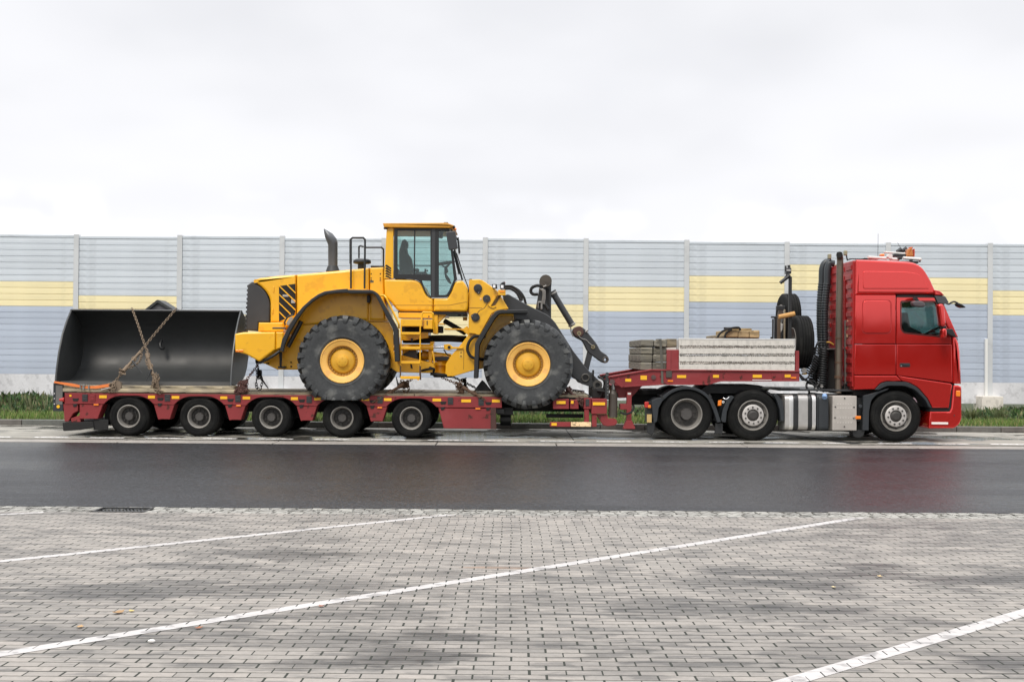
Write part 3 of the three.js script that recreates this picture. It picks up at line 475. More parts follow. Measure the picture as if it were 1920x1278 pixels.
// a road wheel facing +z with its outer face at z = 0: kind 'dish' (deep) or 'steer' (nut ring proud)
function roadWheel(R, W, rimR, kind) {
  const w = new THREE.Group(); w.name = 'wheel';
  const q = rimR, tp = [[q - 0.01, -0.02], [q + 0.012, -0.006], [q + 0.03, 0], [lerp(q, R, 0.45), 0.008], [lerp(q, R, 0.75), 0.004], [R - 0.03, -0.012], [R - 0.008, -0.03]];
  const grooves = []; for (let k = 1; k <= 4; k++) { const z = -0.03 - (W - 0.06) * k / 5; grooves.push([R, z + 0.012], [R - 0.012, z + 0.006], [R - 0.012, z - 0.006], [R, z - 0.012]); }
  tp.push([R, -0.045], ...grooves, [R, -W + 0.045], [R - 0.03, -W + 0.012], [lerp(q, R, 0.5), -W], [q, -W + 0.01]);
  const tyre = mesh('tyre', mergeGeometries([toCreasedNormals(lathe(tp, 48), 0.7), ring0(lerp(q, R, 0.62), 0.007, 0.004), ring0(lerp(q, R, 0.28), 0.006, 0.003)]), M.tyre, w);
  if (kind === 'dish') {
    mesh('rim', toCreasedNormals(lathe([[q + 0.005, -0.03], [q + 0.006, 0.004], [q - 0.006, 0.008], [q - 0.018, -0.002], [q - 0.03, -0.05], [q - 0.036, -0.06], [q * 0.80, -0.12]], 48), 0.5), M.rim, w);
    const disc_ = mesh('wheel_disc', mergeGeometries([toCreasedNormals(lathe([[q * 0.80, -0.115], [q * 0.72, -0.13], [q * 0.42, -0.125], [q * 0.40, -0.10], [0, -0.10]], 40), 0.5), ...roundN(10, q * 0.585, (x, y) => bolt(x, y, -0.11, 0.016, 0.04)), ...roundN(10, q * 0.73, (x, y) => { const g = new THREE.CylinderGeometry(0.017, 0.017, 0.006, 10); g.rotateX(Math.PI / 2); g.translate(x, y, -0.122); return nx(g); })]), M.rimDark, w);
    mesh('hub', mergeGeometries([toCreasedNormals(lathe([[q * 0.40, -0.12], [q * 0.385, -0.03], [q * 0.36, -0.018], [0, -0.018]], 8), 0.4), ...roundN(8, q * 0.30, (x, y) => bolt(x, y, -0.014, 0.007, 0.01))]), M.hubGrey = M.hubGrey || std([0.09, 0.085, 0.08], 0.5, { metalness: 0.3, map: T.mottle }), w);
  } else {
    mesh('rim', toCreasedNormals(lathe([[q + 0.005, -0.03], [q + 0.006, 0.004], [q - 0.006, 0.008], [q - 0.016, -0.004], [q - 0.03, -0.035], [q - 0.036, -0.05], [q * 0.82, -0.06]], 48), 0.5), M.rim, w);
    mesh('rim_well', mergeGeometries([toCreasedNormals(lathe([[q * 0.87, -0.085], [q * 0.80, -0.05], [q * 0.735, -0.012], [q * 0.70, -0.004]], 48), 0.5), ...roundN(10, q * 0.815, (x, y, a) => { const g = new THREE.CylinderGeometry(0.019, 0.019, 0.03, 12); g.rotateX(Math.PI / 2); g.translate(x, y, -0.045); return nx(g); })]), M.rimDark, w);
    mesh('wheel_disc', toCreasedNormals(lathe([[q * 0.72, -0.006], [q * 0.69, 0.004], [q * 0.66, 0.008], [q * 0.42, 0.008], [q * 0.40, 0.0], [q * 0.39, -0.03], [0.0, -0.035]], 48), 0.5), M.discPale = M.discPale || std([0.60, 0.575, 0.545], 0.45, { metalness: 0.25, map: T.mottle }), w);
    mesh('hub', mergeGeometries([toCreasedNormals(lathe([[q * 0.385, -0.03], [q * 0.38, -0.012], [q * 0.30, 0.0], [q * 0.22, 0.016], [0, 0.018]], 32), 0.5)]), M.rimDark, w);
    for (let i = 0; i < 10; i++) { const a = (i + 0.5) / 10 * Math.PI * 2; mesh('wheel_nut', mergeGeometries([bolt(Math.cos(a) * q * 0.54, Math.sin(a) * q * 0.54, 0.016, 0.017, 0.03)]), M.rimDark, w); }
  }
  return w;
}
function ring0(R, z, r) { const g = new THREE.TorusGeometry(R, r, 5, 40); g.translate(0, 0, z); return nx(g); }
function placeWheel(src, parent, x, y, z, spin, flip) { const w = src.clone(); w.position.set(x, y, z).sub(parent.position); w.rotation.set(0, flip ? Math.PI : 0, spin); parent.add(w); return w; }

{
  const t = thing('low_loader_trailer', 'long faded red five-axle low loader trailer carrying the yellow wheel loader', 'trailer', [P(640, 817, -1.3).x, 0, -1.3]);
  const WX = [241, 373, 508, 641, 771], TW = 2.75;
  // wheels, near and far
  const wsrc = roadWheel(0.392, 0.50, 0.222, 'dish');
  WX.forEach((px, i) => { const c = P(px, 800, -0.03); placeWheel(wsrc, t, c.x, 0.392, -0.03, i * 1.1, false); placeWheel(wsrc, t, c.x, 0.392, -TW + 0.05, i * 0.7, true); });
  for (const px of WX) { const c = P(px, 800, -0.03); obj('axle', [rodW(V3(c.x, 0.392, -0.3), V3(c.x, 0.392, -2.4), 0.07), wb(c.x + 0.2, 0.5, -0.75, 0.42, 0.12, 0.1), wb(c.x + 0.2, 0.5, -2.0, 0.42, 0.12, 0.1), rodW(V3(c.x + 0.34, 0.35, -0.75), V3(c.x + 0.34, 0.62, -0.75), 0.11)], M.blackMatt, t); }
  // side rail with wheel arches, near and far
  const arch = (yo) => { const o = []; for (let i = WX.length - 1; i >= 0; i--) { const x = WX[i], b = 757.5 + (x - 241) * 0.0095; o.push([x + 47, b], [x + 38, b - 9, 8], [x + 22, b - 16, 10], [x - 22, b - 16, 10], [x - 38, b - 9, 8], [x - 47, b]); } return o; };
  const railPts = [[121, 736.2], [928, 744], [941, 744.5], [941, 764.5], [822, 763.5], ...arch(), [150, 757], [121, 758]];
  obj('side_rail', ext(railPts, 0, 0.06, { b: 0.006 }), M.trailer, t);
  const farRail = ext(railPts, 0, 0.06, { b: 0.006 }); farRail.translate(0, 0, -TW + 0.06); obj('side_rail', farRail, M.trailer, t);
  // skirts hanging between the wheels
  for (let i = 0; i < 4; i++) { const x = (WX[i] + WX[i + 1]) / 2, y = 757.8 + (x - 241) * 0.0095; obj('skirt', ext([[x - 18.5, y], [x + 20, y], [x + 11, y + 28, 2], [x + 6, y + 27.2, 2], [x - 6, y + 27.2, 2], [x - 10.5, y + 28.5, 2]], -0.012, 0.30, { b: 0.008 }), M.trailer, t); }
  obj('skirt', ext([[822, 764.5], [930, 766], [930, 804], [832, 803]], -0.012, 0.35, { b: 0.008 }), M.trailer, t);
  obj('skirt', ext([[149, 758], [193, 758], [183, 785], [149, 785]], -0.012, 0.30, { b: 0.008 }), M.trailer, t);
  obj('skirt_edge', bx(920, 764.5, 930, 804.5, 0.006, 0.02, 0.004), std([0.17, 0.075, 0.06], 0.8, { map: T.worn }), t, 'rubbed brown edge of the last skirt');
  // tail
  obj('tail_frame', [ext([[118, 757], [146, 758], [146, 770], [137, 775], [128, 790], [121, 790]], -0.01, 0.3), bx(121, 737, 160, 757, -0.07, 2.6), ext([[132, 784], [150, 778], [151, 791], [134, 791]], -0.03, 0.2)], M.trailer, t);
  obj('underrun_bar', ext([[117, 792], [174, 790], [176, 801], [150, 806], [118, 808, 3]], -0.02, 2.5, { b: 0.01 }), M.blackMatt, t);
  obj('mud_flap', [bx(175, 786, 203, 806, -0.05, 0.02), bx(196, 757, 206, 790, -0.3, 0.02)], M.blackMatt, t);
  const board = obj('rear_light_board', [bx(99.5, 718, 118, 770.5, 0.0, 0.09, 0.006)], M.plastic, t);
  obj('board_face', [bx(104.5, 722, 117, 758, 0.006, 0.01, 0.002)], std([0.16, 0.155, 0.145], 0.5, { map: T.mottle }), board);
  obj('bolt', [disc(101.7, 737.5, 0.012, 0.011, 0.014, 8), disc(101.7, 747, 0.012, 0.011, 0.014, 8), disc(101.7, 757, 0.012, 0.011, 0.014, 8)], M.white, board);
  obj('reflector', ext(circ(109, 762, 3.2, 8), 0.012, 0.01, { b: 0 }), M.reflector, board);
  obj('tail_lamp', [rod([121, 749, -0.02], [112, 749, -0.02], 0.05, 0.035)], M.redLens, t);
  // deck: wooden planks in a steel frame
  obj('deck_frame', [bx(121, 737, 1108, 747, -0.06, 2.63, 0)].map(g => g.translate(0, -0.01, 0)), M.blackMatt, t);
  { const y = P(500, 736.8, 0).y, x0 = P(123, 740, 0).x, x1 = P(1105, 740, 0).x; let k = 0;
    for (let z = -0.03; z > -2.7; z -= 0.225, k++) { if (z < -0.05 || true) obj('deck_plank', [0, 1, 2].map(i => { const L = (x1 - x0) / 3; return wb(x0 + L * (i + 0.5) + rr(-.02, .02), y - 0.018 + rr(-0.004, 0.003), z - 0.11, L - 0.012, 0.045, 0.212, 0.006); }), [M.wood, M.woodDeck, M.wood][k % 3], t); } }
  // underframe
  obj('chassis_beam', [bx(150, 752, 935, 772, -0.9, 0.22, 0), bx(150, 752, 935, 772, -1.7, 0.22, 0), ...[200, 310, 440, 575, 705, 840].map(x => bx(x - 6, 752, x + 6, 774, -0.4, 2.0, 0)), bx(160, 748, 930, 757, -0.35, 2.1, 0)], M.blackMatt, t);
  obj('spare_tank', [rod([938, 785, -0.9], [958, 785, -0.9], 0.14, 0.14, 16), bx(932, 763, 962, 778, -0.6, 0.5)], M.black, t);
  // tie-down pockets, hinge plates, side markers
  const pockets = [[141.5, 750], [300.5, 749], [432, 751], [566, 752], [699, 753.5], [831, 756], [916, 757]];
  for (const [x, y] of pockets) obj('lashing_pocket', [ext([[x - 6, y - 3.5], [x + 6, y - 3.5], [x + 4.5, y + 2, 2], [x - 4.5, y + 2, 2]], 0.008, 0.03, { b: 0.003 }), ext([[x - 5, y + 7], [x + 4, y + 6.5], [x + 1, y + 12], [x - 4, y + 12.5]], 0.004, 0.02, { b: 0.002 })], M.blackMatt, t);
  for (const [x, y] of [[159, 745], [173, 745], [313.5, 745], [446, 746.5], [579.5, 748], [712.5, 749], [844.5, 751], [902, 753]]) { obj('hinge_plate', [bx(x - 5, y - 6, x + 5, y + 7, 0.016, 0.03, 0.003), bx(x - 3.2, y - 3.4, x + 3.2, y - 1, 0.022, 0.03, 0.002), bx(x - 3.2, y + 1, x + 3.2, y + 4.2, 0.022, 0.03, 0.002)], x === 173 ? M.trailer : M.iron, t); }
  for (const [x, y, w, h] of [[193, 743.5, 14, 5.6], [132, 741.5, 4, 3.4], [284, 744, 13, 5.4], [329, 744.7, 14, 5.4], [419.5, 745.4, 13, 5.2], [462, 745.8, 14, 5.4], [552, 747, 13, 5.4], [595.5, 747.6, 13, 5], [685, 748.4, 14, 5], [727, 748.8, 14, 5.2], [819, 749.6, 16, 5.2], [874, 751.2, 18, 5.4], [930, 751.4, 15, 5.4]])
    obj('reflector', bx(x - w / 2, y - h / 2, x + w / 2, y + h / 2, 0.008, 0.008, 0.002), M.reflector, t);
  for (const [x, y] of [[180, 758.5], [447, 760.4], [712, 764], [896, 766]]) obj('side_marker', bx(x - 4.5, y - 1.4, x + 4.5, y + 1.4, 0.012, 0.02, 0.003), M.amber, t);

  // low front part and gooseneck foot
  const D = (x0, y0, x1, y1, z, d, m = M.trailer, n = 'frame_box') => obj(n, bx(x0, y0, x1, y1, z, d, 0.01), m, t);
  D(1037, 747.5, 1067, 766.5, 0, 0.5); D(1069, 749, 1085, 766.5, -0.01, 0.4); D(1094, 746, 1108, 766.5, 0, 0.3); D(1095.5, 766.8, 1104.5, 792, -0.02, 0.12, M.trailer, 'leg');
  D(1109, 747.5, 1138, 776, 0.01, 0.6); D(1110, 776.3, 1119, 800, -0.02, 0.2, M.trailer, 'leg');
  obj('frame_plate', [ext([[1119, 777], [1139, 777], [1140, 784], [1154, 784, 6], [1158, 790, 5], [1155, 797, 4], [1139, 799], [1131, 797], [1120, 781]], -0.04, 0.08)], M.trailer, t);
  D(940, 752, 1112, 771, -0.75, 1.3, M.blackMatt, 'well_beam'); D(1024, 776, 1094, 783, -0.5, 0.1, M.blackMatt, 'under_bar'); D(930, 766, 945, 775, -0.2, 0.3, M.iron);
  obj('lower_bar', bx(1031, 791, 1070, 800, 0.02, 0.08), M.trailer, t);
  obj('warning_tape', [bx(1070.3, 791.2, 1108.5, 799.8, 0.02, 0.08)], std([0.85, 0.62, 0.36], 0.6, { map: T.worn2 }), t, 'pale scuffed tape on the lower bar');
  for (const [x, y, w, h] of [[1052, 754.3, 17, 5.6], [1073, 753.8, 5, 5.6], [1123, 756.8, 23, 5.6], [1039, 795.2, 10, 5]]) obj('reflector', bx(x - w / 2, y - h / 2, x + w / 2, y + h / 2, 0.03, 0.02, 0.002), M.reflector, t);
  obj('hinge_plate', [bx(1098, 748, 1105, 761, 0.014, 0.03, 0.003), bx(1099.5, 756, 1104, 760, 0.02, 0.03, 0.002)], M.iron, t);
  obj('lashing_pocket', [ext(circ(1090, 758.5, 3.2, 10), 0.0, 0.05, { b: 0 })], M.blackMatt, t);
  // lift cylinder and hose plate
  obj('lift_cylinder', [rod([1149.5, 738, -0.12], [1149, 782, -0.12], 0.088, 0.088, 20), rod([1150, 730, -0.12], [1149.7, 738, -0.12], 0.045, 0.085, 16)], std([0.075, 0.062, 0.05], 0.5, { map: T.mottle }), t);
  obj('cylinder_rod', [rod([1150, 716, -0.12], [1150, 731, -0.12], 0.036, 0.036, 14)], M.chrome, t);
  obj('bolted_plate', [bx(1135, 702, 1142, 749, 0.0, 0.04)], M.iron, t);
  obj('bolt', [716, 722, 728, 734, 740].map(y => disc(1139.5, y, 0.012, 0.012, 0.02, 8)), M.chrome, t);
  obj('hose_bundle', [[1128, 710, 1138, 700], [1122, 706, 1132, 730], [1132, 712, 1126, 745], [1140, 745, 1120, 732]].map(([a, b, c, d], i) => tube([[a, b, -0.2 - i * 0.07], [(a + c) / 2 + 6, (b + d) / 2 - 4, -0.1], [c, d, -0.25]], 0.025)).concat([bx(1111, 728, 1135, 746, -0.25, 1.2), bx(1110.5, 693, 1114, 712, -0.5, 0.06), bx(1105.5, 698, 1110, 716, -0.6, 0.1)]), M.blackMatt, t);
  // gooseneck
  const neck = [[1141, 706.5], [1220, 693], [1499, 695.5], [1499, 714.5], [1352, 714], [1327, 720.5], [1242, 720.8], [1169, 725.5], [1154, 722], [1143, 714]];
  const neckTop = [[1140, 705.6], [1220, 692], [1500, 694.6], [1500, 697], [1220, 694.8], [1141, 708.6]];
  for (const dz of [0, -2.1]) { const n1 = ext(neck, 0, 0.16, { b: 0.005 }), n2 = ext(neckTop, 0.035, 0.24, { b: 0.006 }), n3 = ext([[1170, 723.2], [1242, 718.8], [1327, 718.8], [1352, 712.6], [1499, 712.8], [1499, 714.8], [1352, 714.8], [1328, 721.4], [1242, 721.4], [1170, 725.9]], 0.03, 0.2, { b: 0.004 }); for (const g of [n1, n2, n3]) g.translate(0, 0, dz); obj('gooseneck_beam', [n1, n2, n3], M.trailer, t); }
  obj('gooseneck_beam', [ext([[1160, 705], [1170, 724], [1166, 727], [1152, 716]], 0.012, 0.02, { b: 0.004 })], M.trailer, t);
  obj('neck_body', [ext([[1147, 722], [1205, 722.5], [1184, 745], [1160, 746], [1158, 738]], -0.2, 1.9), bx(1163, 757, 1177, 768, -0.05, 0.3), bx(1240, 698, 1490, 712, -0.9, 0.2)], M.trailer, t);
  obj('neck_floor', [bx(1215, 695.5, 1497, 700, -0.1, 2.2, 0.004)], M.trailer, t);
  obj('pin', [disc(1225.5, 707, 0.03, 0.045, 0.1, 16), disc(1225.5, 707, 0.036, 0.02, 0.1, 12), disc(1148, 715.5, 0.03, 0.05, 0.1, 16)], std([0.09, 0.055, 0.05], 0.6), t);
  obj('bolt', [1372, 1391, 1333, 1351].flatMap(x => [disc(x, 703, 0.006, 0.011, 0.012, 6), disc(x, 709, 0.006, 0.011, 0.012, 6)]), M.trailer, t);
  obj('stiffener', [1448, 1468].map(x => bx(x - 1, 699, x + 1, 710, 0.01, 0.02, 0.003)), M.trailer, t);
  for (const [x, y, w, h] of [[1178, 712.5, 11, 5.4], [1207, 707.8, 12, 8], [1278, 705.7, 17, 5.4], [1342.5, 705.2, 11, 5.4], [1420, 705, 17, 5.6], [1477, 704.6, 11, 5.4]]) obj('reflector', bx(x - w / 2, y - h / 2, x + w / 2, y + h / 2, 0.01, 0.012, 0.002), M.reflector, t);
  for (const [x, y] of [[1257, 714], [1488, 708]]) obj('side_marker', bx(x - 5, y - 1.6, x + 5, y + 1.6, 0.016, 0.03, 0.003), M.amber, t);
  obj('hook', [bx(1411, 711.6, 1447, 713, 0.035, 0.03, 0.003)], M.white, t);
  obj('lug', [rod([1195.5, 688, -2.0], [1195.5, 680, -2.0], 0.012), ring(1195.5, 680, -2.0, 0.035, 0.01, 12, 5)], M.blackMatt, t);
  // support leg
  obj('support_leg', [bx(1175, 734, 1184.5, 788, -0.05, 0.12), ext([[1175, 788], [1185, 788], [1191, 801], [1191, 804], [1169, 804], [1169, 801]], -0.03, 0.2)], M.trailer, t);
  obj('leg_label', [bx(1177, 736, 1183, 739.5, -0.045, 0.01, 0.001)], M.white, t);
  obj('hose', [tube([[1163, 773, -0.1], [1175, 776, 0.0], [1184, 772, 0.02], [1188, 763, -0.1], [1186, 757, -0.3]], 0.02)], M.blackMatt, t);
  // side boards of the neck box
  const by = [[635.8, 649.5], [650.2, 664.8], [665.5, 679.4], [680.1, 694.2]];
  T.board = tex(512, (u, v) => { const n = fbm(u * 40, v * 8, 0, 5, 511), d = sstep(0.52, 0.64, fbm(u * 24, v * 24, 24, 4, 517)); const L = 0.95 - 0.07 * d * n - 0.06 * n; return [L, L * 0.985, L * 0.95]; }, { rep: 0.9 });
  M.board = std([0.82, 0.81, 0.80], 0.5, { metalness: 0.25, map: T.board });
  M.boardDirt = std([0.17, 0.165, 0.155], 0.9, { map: T.board });
  for (const [a, b] of by) { const g = ext([[1273, a], [1490.5, a + 1.2], [1490.5, b + 1.2], [1273, b]], 0.012, 0.045, { b: 0.012, bs: 2 }), f = g.clone(); obj("side_board", g, M.board, t); f.translate(0, 0, -2.38); obj('side_board', f, M.board, t); }
  for (const y of [649.9, 665.1, 679.8]) { const gs = []; for (const [q, amp] of [[-1.7, 0.75], [1.6, 0.8]]) for (let x = 1275; x < 1489;) { const w = rr(2, 4); gs.push(bx(x, y + q - rr(0.25, 0.5 + amp), Math.min(1490, x + w), y + q + rr(0.25, 0.5 + amp), 0.016, 0.02, 0.003)); x += w + rr(-0.5, 1.2); } obj('dirt_ridge', gs, M.boardDirt, t); }
  obj('board_cap', [bx(1272.5, 634.6, 1491, 637, 0.018, 0.06, 0.005)].map(g => g), M.white, t);
  { const g = bx(1488, 640, 1491.5, 696, -0.04, 2.3, 0.006); obj('front_board', g, M.board, t); }
  obj('stanchion', [bx(1250, 655.5, 1272.8, 693.4, 0.02, 0.06, 0.006), bx(1250, 655.5, 1258, 693.4, 0.04, 0.03, 0.006)], M.trailer, t);
  obj('stanchion', [bx(1491.5, 657.5, 1498.5, 694.6, 0.02, 0.09, 0.006)], M.trailer, t);
  obj('stanchion', [bx(1251, 655.5, 1258, 693.4, -2.3, 0.06, 0.006)], M.trailer, t);
  obj('board_post', [bx(1485.5, 636, 1492, 657, 0.0, 0.07, 0.006), bx(1269, 636, 1273, 657, -0.02, 0.07, 0.006)], M.alu, t);
  obj('ratchet_box', [bx(1249, 694, 1260, 708, 0.03, 0.07)], std([0.08, 0.07, 0.06], 0.8, { map: T.mottle }), t);
  // rack behind the cab carrying the spare wheels
  obj('wheel_rack', [bx(1479, 518, 1485, 640, -0.5, 0.06), bx(1448, 597, 1451, 640, -0.9, 0.04), bx(1452, 594, 1461, 640, -1.2, 0.05), bx(1445, 631, 1448, 640, -0.9, 0.04), bx(1446, 592.5, 1462, 596, -1.0, 0.06), bx(1456, 573, 1473, 581, -1.3, 0.08), rod([1463, 530, -0.5], [1481, 516, -0.5], 0.035), rod([1471, 521, -0.5], [1483, 503, -0.5], 0.012)], M.black, t);
  obj('rack_head', [bx(1474, 502, 1484, 513, -0.46, 0.14), rod([1473, 498, -0.5], [1473, 508, -0.5], 0.02), rod([1479, 497, -0.52], [1480, 505, -0.52], 0.03)], M.iron, t);
  obj('head_bracket', [bx(1475, 505, 1483, 508, -0.44, 0.1, 0.004)], M.alu, t);
  obj('rack_post', [bx(1458, 590, 1464, 640, -0.75, 0.07)], std([0.11, 0.075, 0.045], 0.8, { map: T.mottle }), t);
  obj('rack_tie', [bx(1470, 580, 1473, 640, -1.1, 0.05)], std([0.25, 0.21, 0.14], 0.7), t);
  obj('padded_bar', [rod([1460, 594, -0.45], [1490, 588, -0.45], 0.045, 0.05)], std([0.62, 0.33, 0.10], 0.7, { map: T.mottle }), t);
}
// spare wheels standing across the neck
{
  for (const [px, py, z, R, lab] of [[1500.5, 641, -0.75, 0.54, 'spare truck wheel standing upright right of the pale side boards, nearer of two'], [1478, 597, -1.75, 0.53, 'spare truck wheel held on the rack above and behind the nearer spare']]) {
    const c = P(px, py, z), w = roadWheel(R, 0.33, 0.29, 'dish'); const g = thing('spare_wheel', lab, 'spare wheel', [c.x, c.y, z], 'spare wheels behind the cab');
    const ch = [...w.children]; for (const m of ch) { m.geometry.translate(0, 0, 0.16); m.geometry.rotateY(-Math.PI / 2); g.add(m); }
  }
}
// timber baulks on the neck
{
  const ys = [[637, 650], [651, 664], [664.5, 678], [679, 693.5]], cols = [[[1201.5, 1226], [1227, 1250]], [[1202, 1224], [1225, 1249.5]], [[1200, 1223], [1224, 1250]], [[1200.5, 1222.5], [1223.5, 1249]]];
  const lv = ['topmost', 'second', 'third', 'lowest'];
  cols.forEach((row, i) => row.forEach(([a, b], j) => {
    const k = (i + j) % 2; const m = std(k ? [0.47, 0.475, 0.48] : [0.36, 0.365, 0.37], 0.9, { map: T.wood, bumpMap: T.wood, bumpScale: 0.006 });
    const g = bx(a, ys[i][0], b, ys[i][1], -0.02 - rnd() * 0.06, 2.3, 0.02), p = g.attributes.position; for (let q = 0; q < p.count; q++) p.setXYZ(q, p.getX(q) + 0.006 * (hash(Math.round(p.getX(q) * 90), Math.round(p.getY(q) * 90), 2) - 0.5) * 2, p.getY(q) + 0.012 * (hash(Math.round(p.getX(q) * 90), Math.round(p.getY(q) * 90), 3) - 0.5), p.getZ(q));
    tag(obj('timber_baulk', g, m), `weathered timber baulk, ${lv[i]} of the ${j ? 'right' : 'left'} column stacked left of the red stanchion`, 'timber', 'timber baulks stacked on the neck');
  }));
  tag(obj('timber_baulk', bx(1251, 635, 1270, 651, -0.3, 2.0, 0.015), M.wood), 'pale grey timber baulk behind the red stanchion at the pale board end', 'timber', 'timber baulks stacked on the neck');
  const st = thing('tie_strap', 'dark webbing strap hanging down over the stacked timber baulks', 'strap', [P(1240, 690, 0.02).x, 0.9, 0.02]);
  obj('webbing', [ext([[1236, 637], [1240, 636], [1242, 660], [1243.5, 690], [1244, 721], [1240, 721], [1239, 690]], 0.025, 0.008, { b: 0.001 }), bx(1235.5, 635, 1240.5, 637, 0.02, 0.5, 0.002)], std([0.10, 0.095, 0.08], 0.9), st);
  const top = [[1361, 619, 1384, 632], [1384.5, 619.5, 1405, 633], [1405.5, 619, 1424.5, 633.5]];
  top.forEach(([a, b, c, d], i) => tag(obj('timber_block', bx(a, b, c, d, -1.1, 1.2, 0.02), M.woodPale), `pale square timber end, ${['left', 'middle', 'right'][i]} of three on top of the load above the pale boards`, 'timber', 'pale timber blocks above the side boards'));
  tag(obj('timber_block', bx(1372, 615.5, 1410, 619, -1.5, 0.8, 0.012), M.woodPale), 'thin pale timber lying highest on the load above the pale boards', 'timber', 'pale timber blocks above the side boards');
  tag(obj('timber_block', bx(1342, 628, 1361, 640, -1.15, 1.2, 0.02), M.wood), 'dark timber block left of the pale timber ends above the boards', 'timber', 'dark timber blocks above the side boards');
  tag(obj('timber_block', bx(1361.5, 633.6, 1425, 645, -1.13, 1.2, 0.02), M.wood), 'dark timber layer below the three pale timber ends', 'timber', 'dark timber blocks above the side boards');
  const s2 = thing('tie_strap', 'black strap looped over the pale timber above the side boards', 'strap', [P(1370, 625, -1.05).x, 1.9, -1.05]);
  obj('webbing', [tube([[1345, 632, -1.05], [1352, 623, -1.05], [1367, 616, -1.05], [1386, 614.5, -1.05], [1388, 619, -1.06]], 0.022), tube([[1358, 634, -1.05], [1362, 624, -1.05], [1372, 617, -1.05]], 0.022), tube([[1357, 615, -1.1], [1386, 615, -1.1]], 0.02, { curve: false })], M.blackMatt, s2);
}

// ======================= LOADER BUCKET, LASHINGS =======================
const zyShape = pts => new THREE.Shape(pts.map(p => new THREE.Vector2(p[0], p[1])));   // profile points [depth behind the lip, height]
function acrossX(pts, x0, x1, zb, y0, b = 0) {          // extrude a depth/height profile along x
  const g = new THREE.ExtrudeGeometry(zyShape(pts), { depth: x1 - x0 - 2 * b, bevelEnabled: b > 0, bevelThickness: b, bevelSize: b, bevelOffset: -b, bevelSegments: 1 });
  g.rotateY(Math.PI / 2); g.translate(x0 + b, y0, zb); return toCreasedNormals(g, 0.7);
}
{
  const zb = -0.08, L = P(102, 720, zb), R = P(433.5, 722, zb), y0 = P(270, 721, zb).y, yT = P(290, 583, zb - 0.8).y - y0;
  const t = thing('loader_bucket', 'big empty dark grey loader bucket lying open towards the road on the trailer tail', 'bucket', [(L.x + R.x) / 2, y0, zb]);
  const inner = [[0, 0.012], [0.30, 0.035], [0.62, 0.055], [0.90, 0.11], [1.13, 0.22], [1.30, 0.38], [1.40, 0.58], [1.43, 0.80], [1.38, 1.02], [1.24, 1.22], [1.04, 1.37], [0.80, yT]];
  const nrm = (i) => { const a = inner[Math.max(0, i - 1)], b = inner[Math.min(inner.length - 1, i + 1)], dx = b[0] - a[0], dy = b[1] - a[1], l = Math.hypot(dx, dy); return [dy / l, -dx / l]; };
  const outer = inner.map((p, i) => { const n = nrm(i); return [p[0] + n[0] * 0.035, p[1] + n[1] * 0.035]; }).reverse();
  obj('shell', acrossX([...inner, ...outer], L.x + 0.03, R.x - 0.03, zb, y0), M.bucket, t);
  const side = [[0, -0.01], [0.06, 0.30], [0.16, 0.62], [0.34, 1.0], [0.56, 1.28], [0.78, yT + 0.02], [0.83, yT + 0.03], [1.08, 1.40], [1.29, 1.245], [1.43, 1.03], [1.48, 0.80], [1.45, 0.56], [1.34, 0.34], [1.16, 0.17], [0.92, 0.06], [0.62, 0.01], [0.3, -0.015]];
  obj('side_plate', acrossX(side, L.x - 0.005, L.x + 0.032, zb, y0, 0.008), M.bucket, t);
  obj('side_plate', acrossX(side, R.x - 0.032, R.x + 0.005, zb, y0, 0.008), phys([0.075, 0.082, 0.085], 0.4, { map: T.mottle }), t);
  obj('cutting_edge', acrossX([[-0.03, -0.012], [0.26, 0.012], [0.26, 0.052], [0.24, 0.06], [-0.03, 0.004]], L.x + 0.035, R.x - 0.035, zb, y0), std([0.16, 0.155, 0.145], 0.45, { metalness: 0.5, map: T.mottle }), t, 'bare worn steel cutting edge');
  obj('floor_plate', [acrossX([[0.28, 0.02], [0.52, 0.04], [0.52, 0.058], [0.28, 0.044]], L.x + 0.4, R.x - 0.04, zb, y0)], M.bucket, t);
  const yTop = y0 + yT; obj('top_lip', wb((L.x + R.x) / 2, yTop + 0.008, zb - 0.80, R.x - L.x + 0.02, 0.045, 0.06, 0.02), M.iron, t);
  const zg = zb - 1.0;
  obj('spill_guard', ext([[266, 584], [294, 562], [297, 562], [333, 585], [324, 585], [295, 567.5], [275, 584]], zg, 0.5, { b: 0.006 }), M.bucket, t);
  obj('guard_plate', ext([[274, 585], [295, 568], [325, 585]], zg - 0.06, 0.03, { b: 0.004 }), std([0.15, 0.145, 0.16], 0.5, { map: T.mottle }), t);
  obj('hook', [tube([[303, 638, -1.34], [300.5, 645, -1.28], [302, 652, -1.26], [305.5, 653, -1.28]], 0.035), disc(303.5, 652, -1.27, 0.045, 0.06, 14)], M.black, t);
  obj('hinge_lug', [ext([[448, 588], [456, 592], [458, 608], [460, 616], [455, 623], [450, 620]], zb - 1.2, 0.3)], std([0.45, 0.42, 0.36], 0.6, { map: T.mottle }), t);
}
// pale boards lying under the bucket
[['dunnage_board', 104, 722.5, 438, 728, -0.02, 0.5, 'upper pale wooden board lying under the bucket along the trailer edge'], ['dunnage_board', 112, 728.6, 440, 735.5, 0.0, 0.7, 'lower pale wooden board lying under the bucket along the trailer edge']].forEach(([n, a, b, c, d, z, dp, l]) =>
  tag(obj(n, [bx(a, b + 0.0, c, d, z, dp, 0.01)], std([0.88, 0.82, 0.72], 0.75, { map: T.wood, bumpMap: T.wood, bumpScale: 0.005 })), l, 'board', 'pale boards under the bucket'));

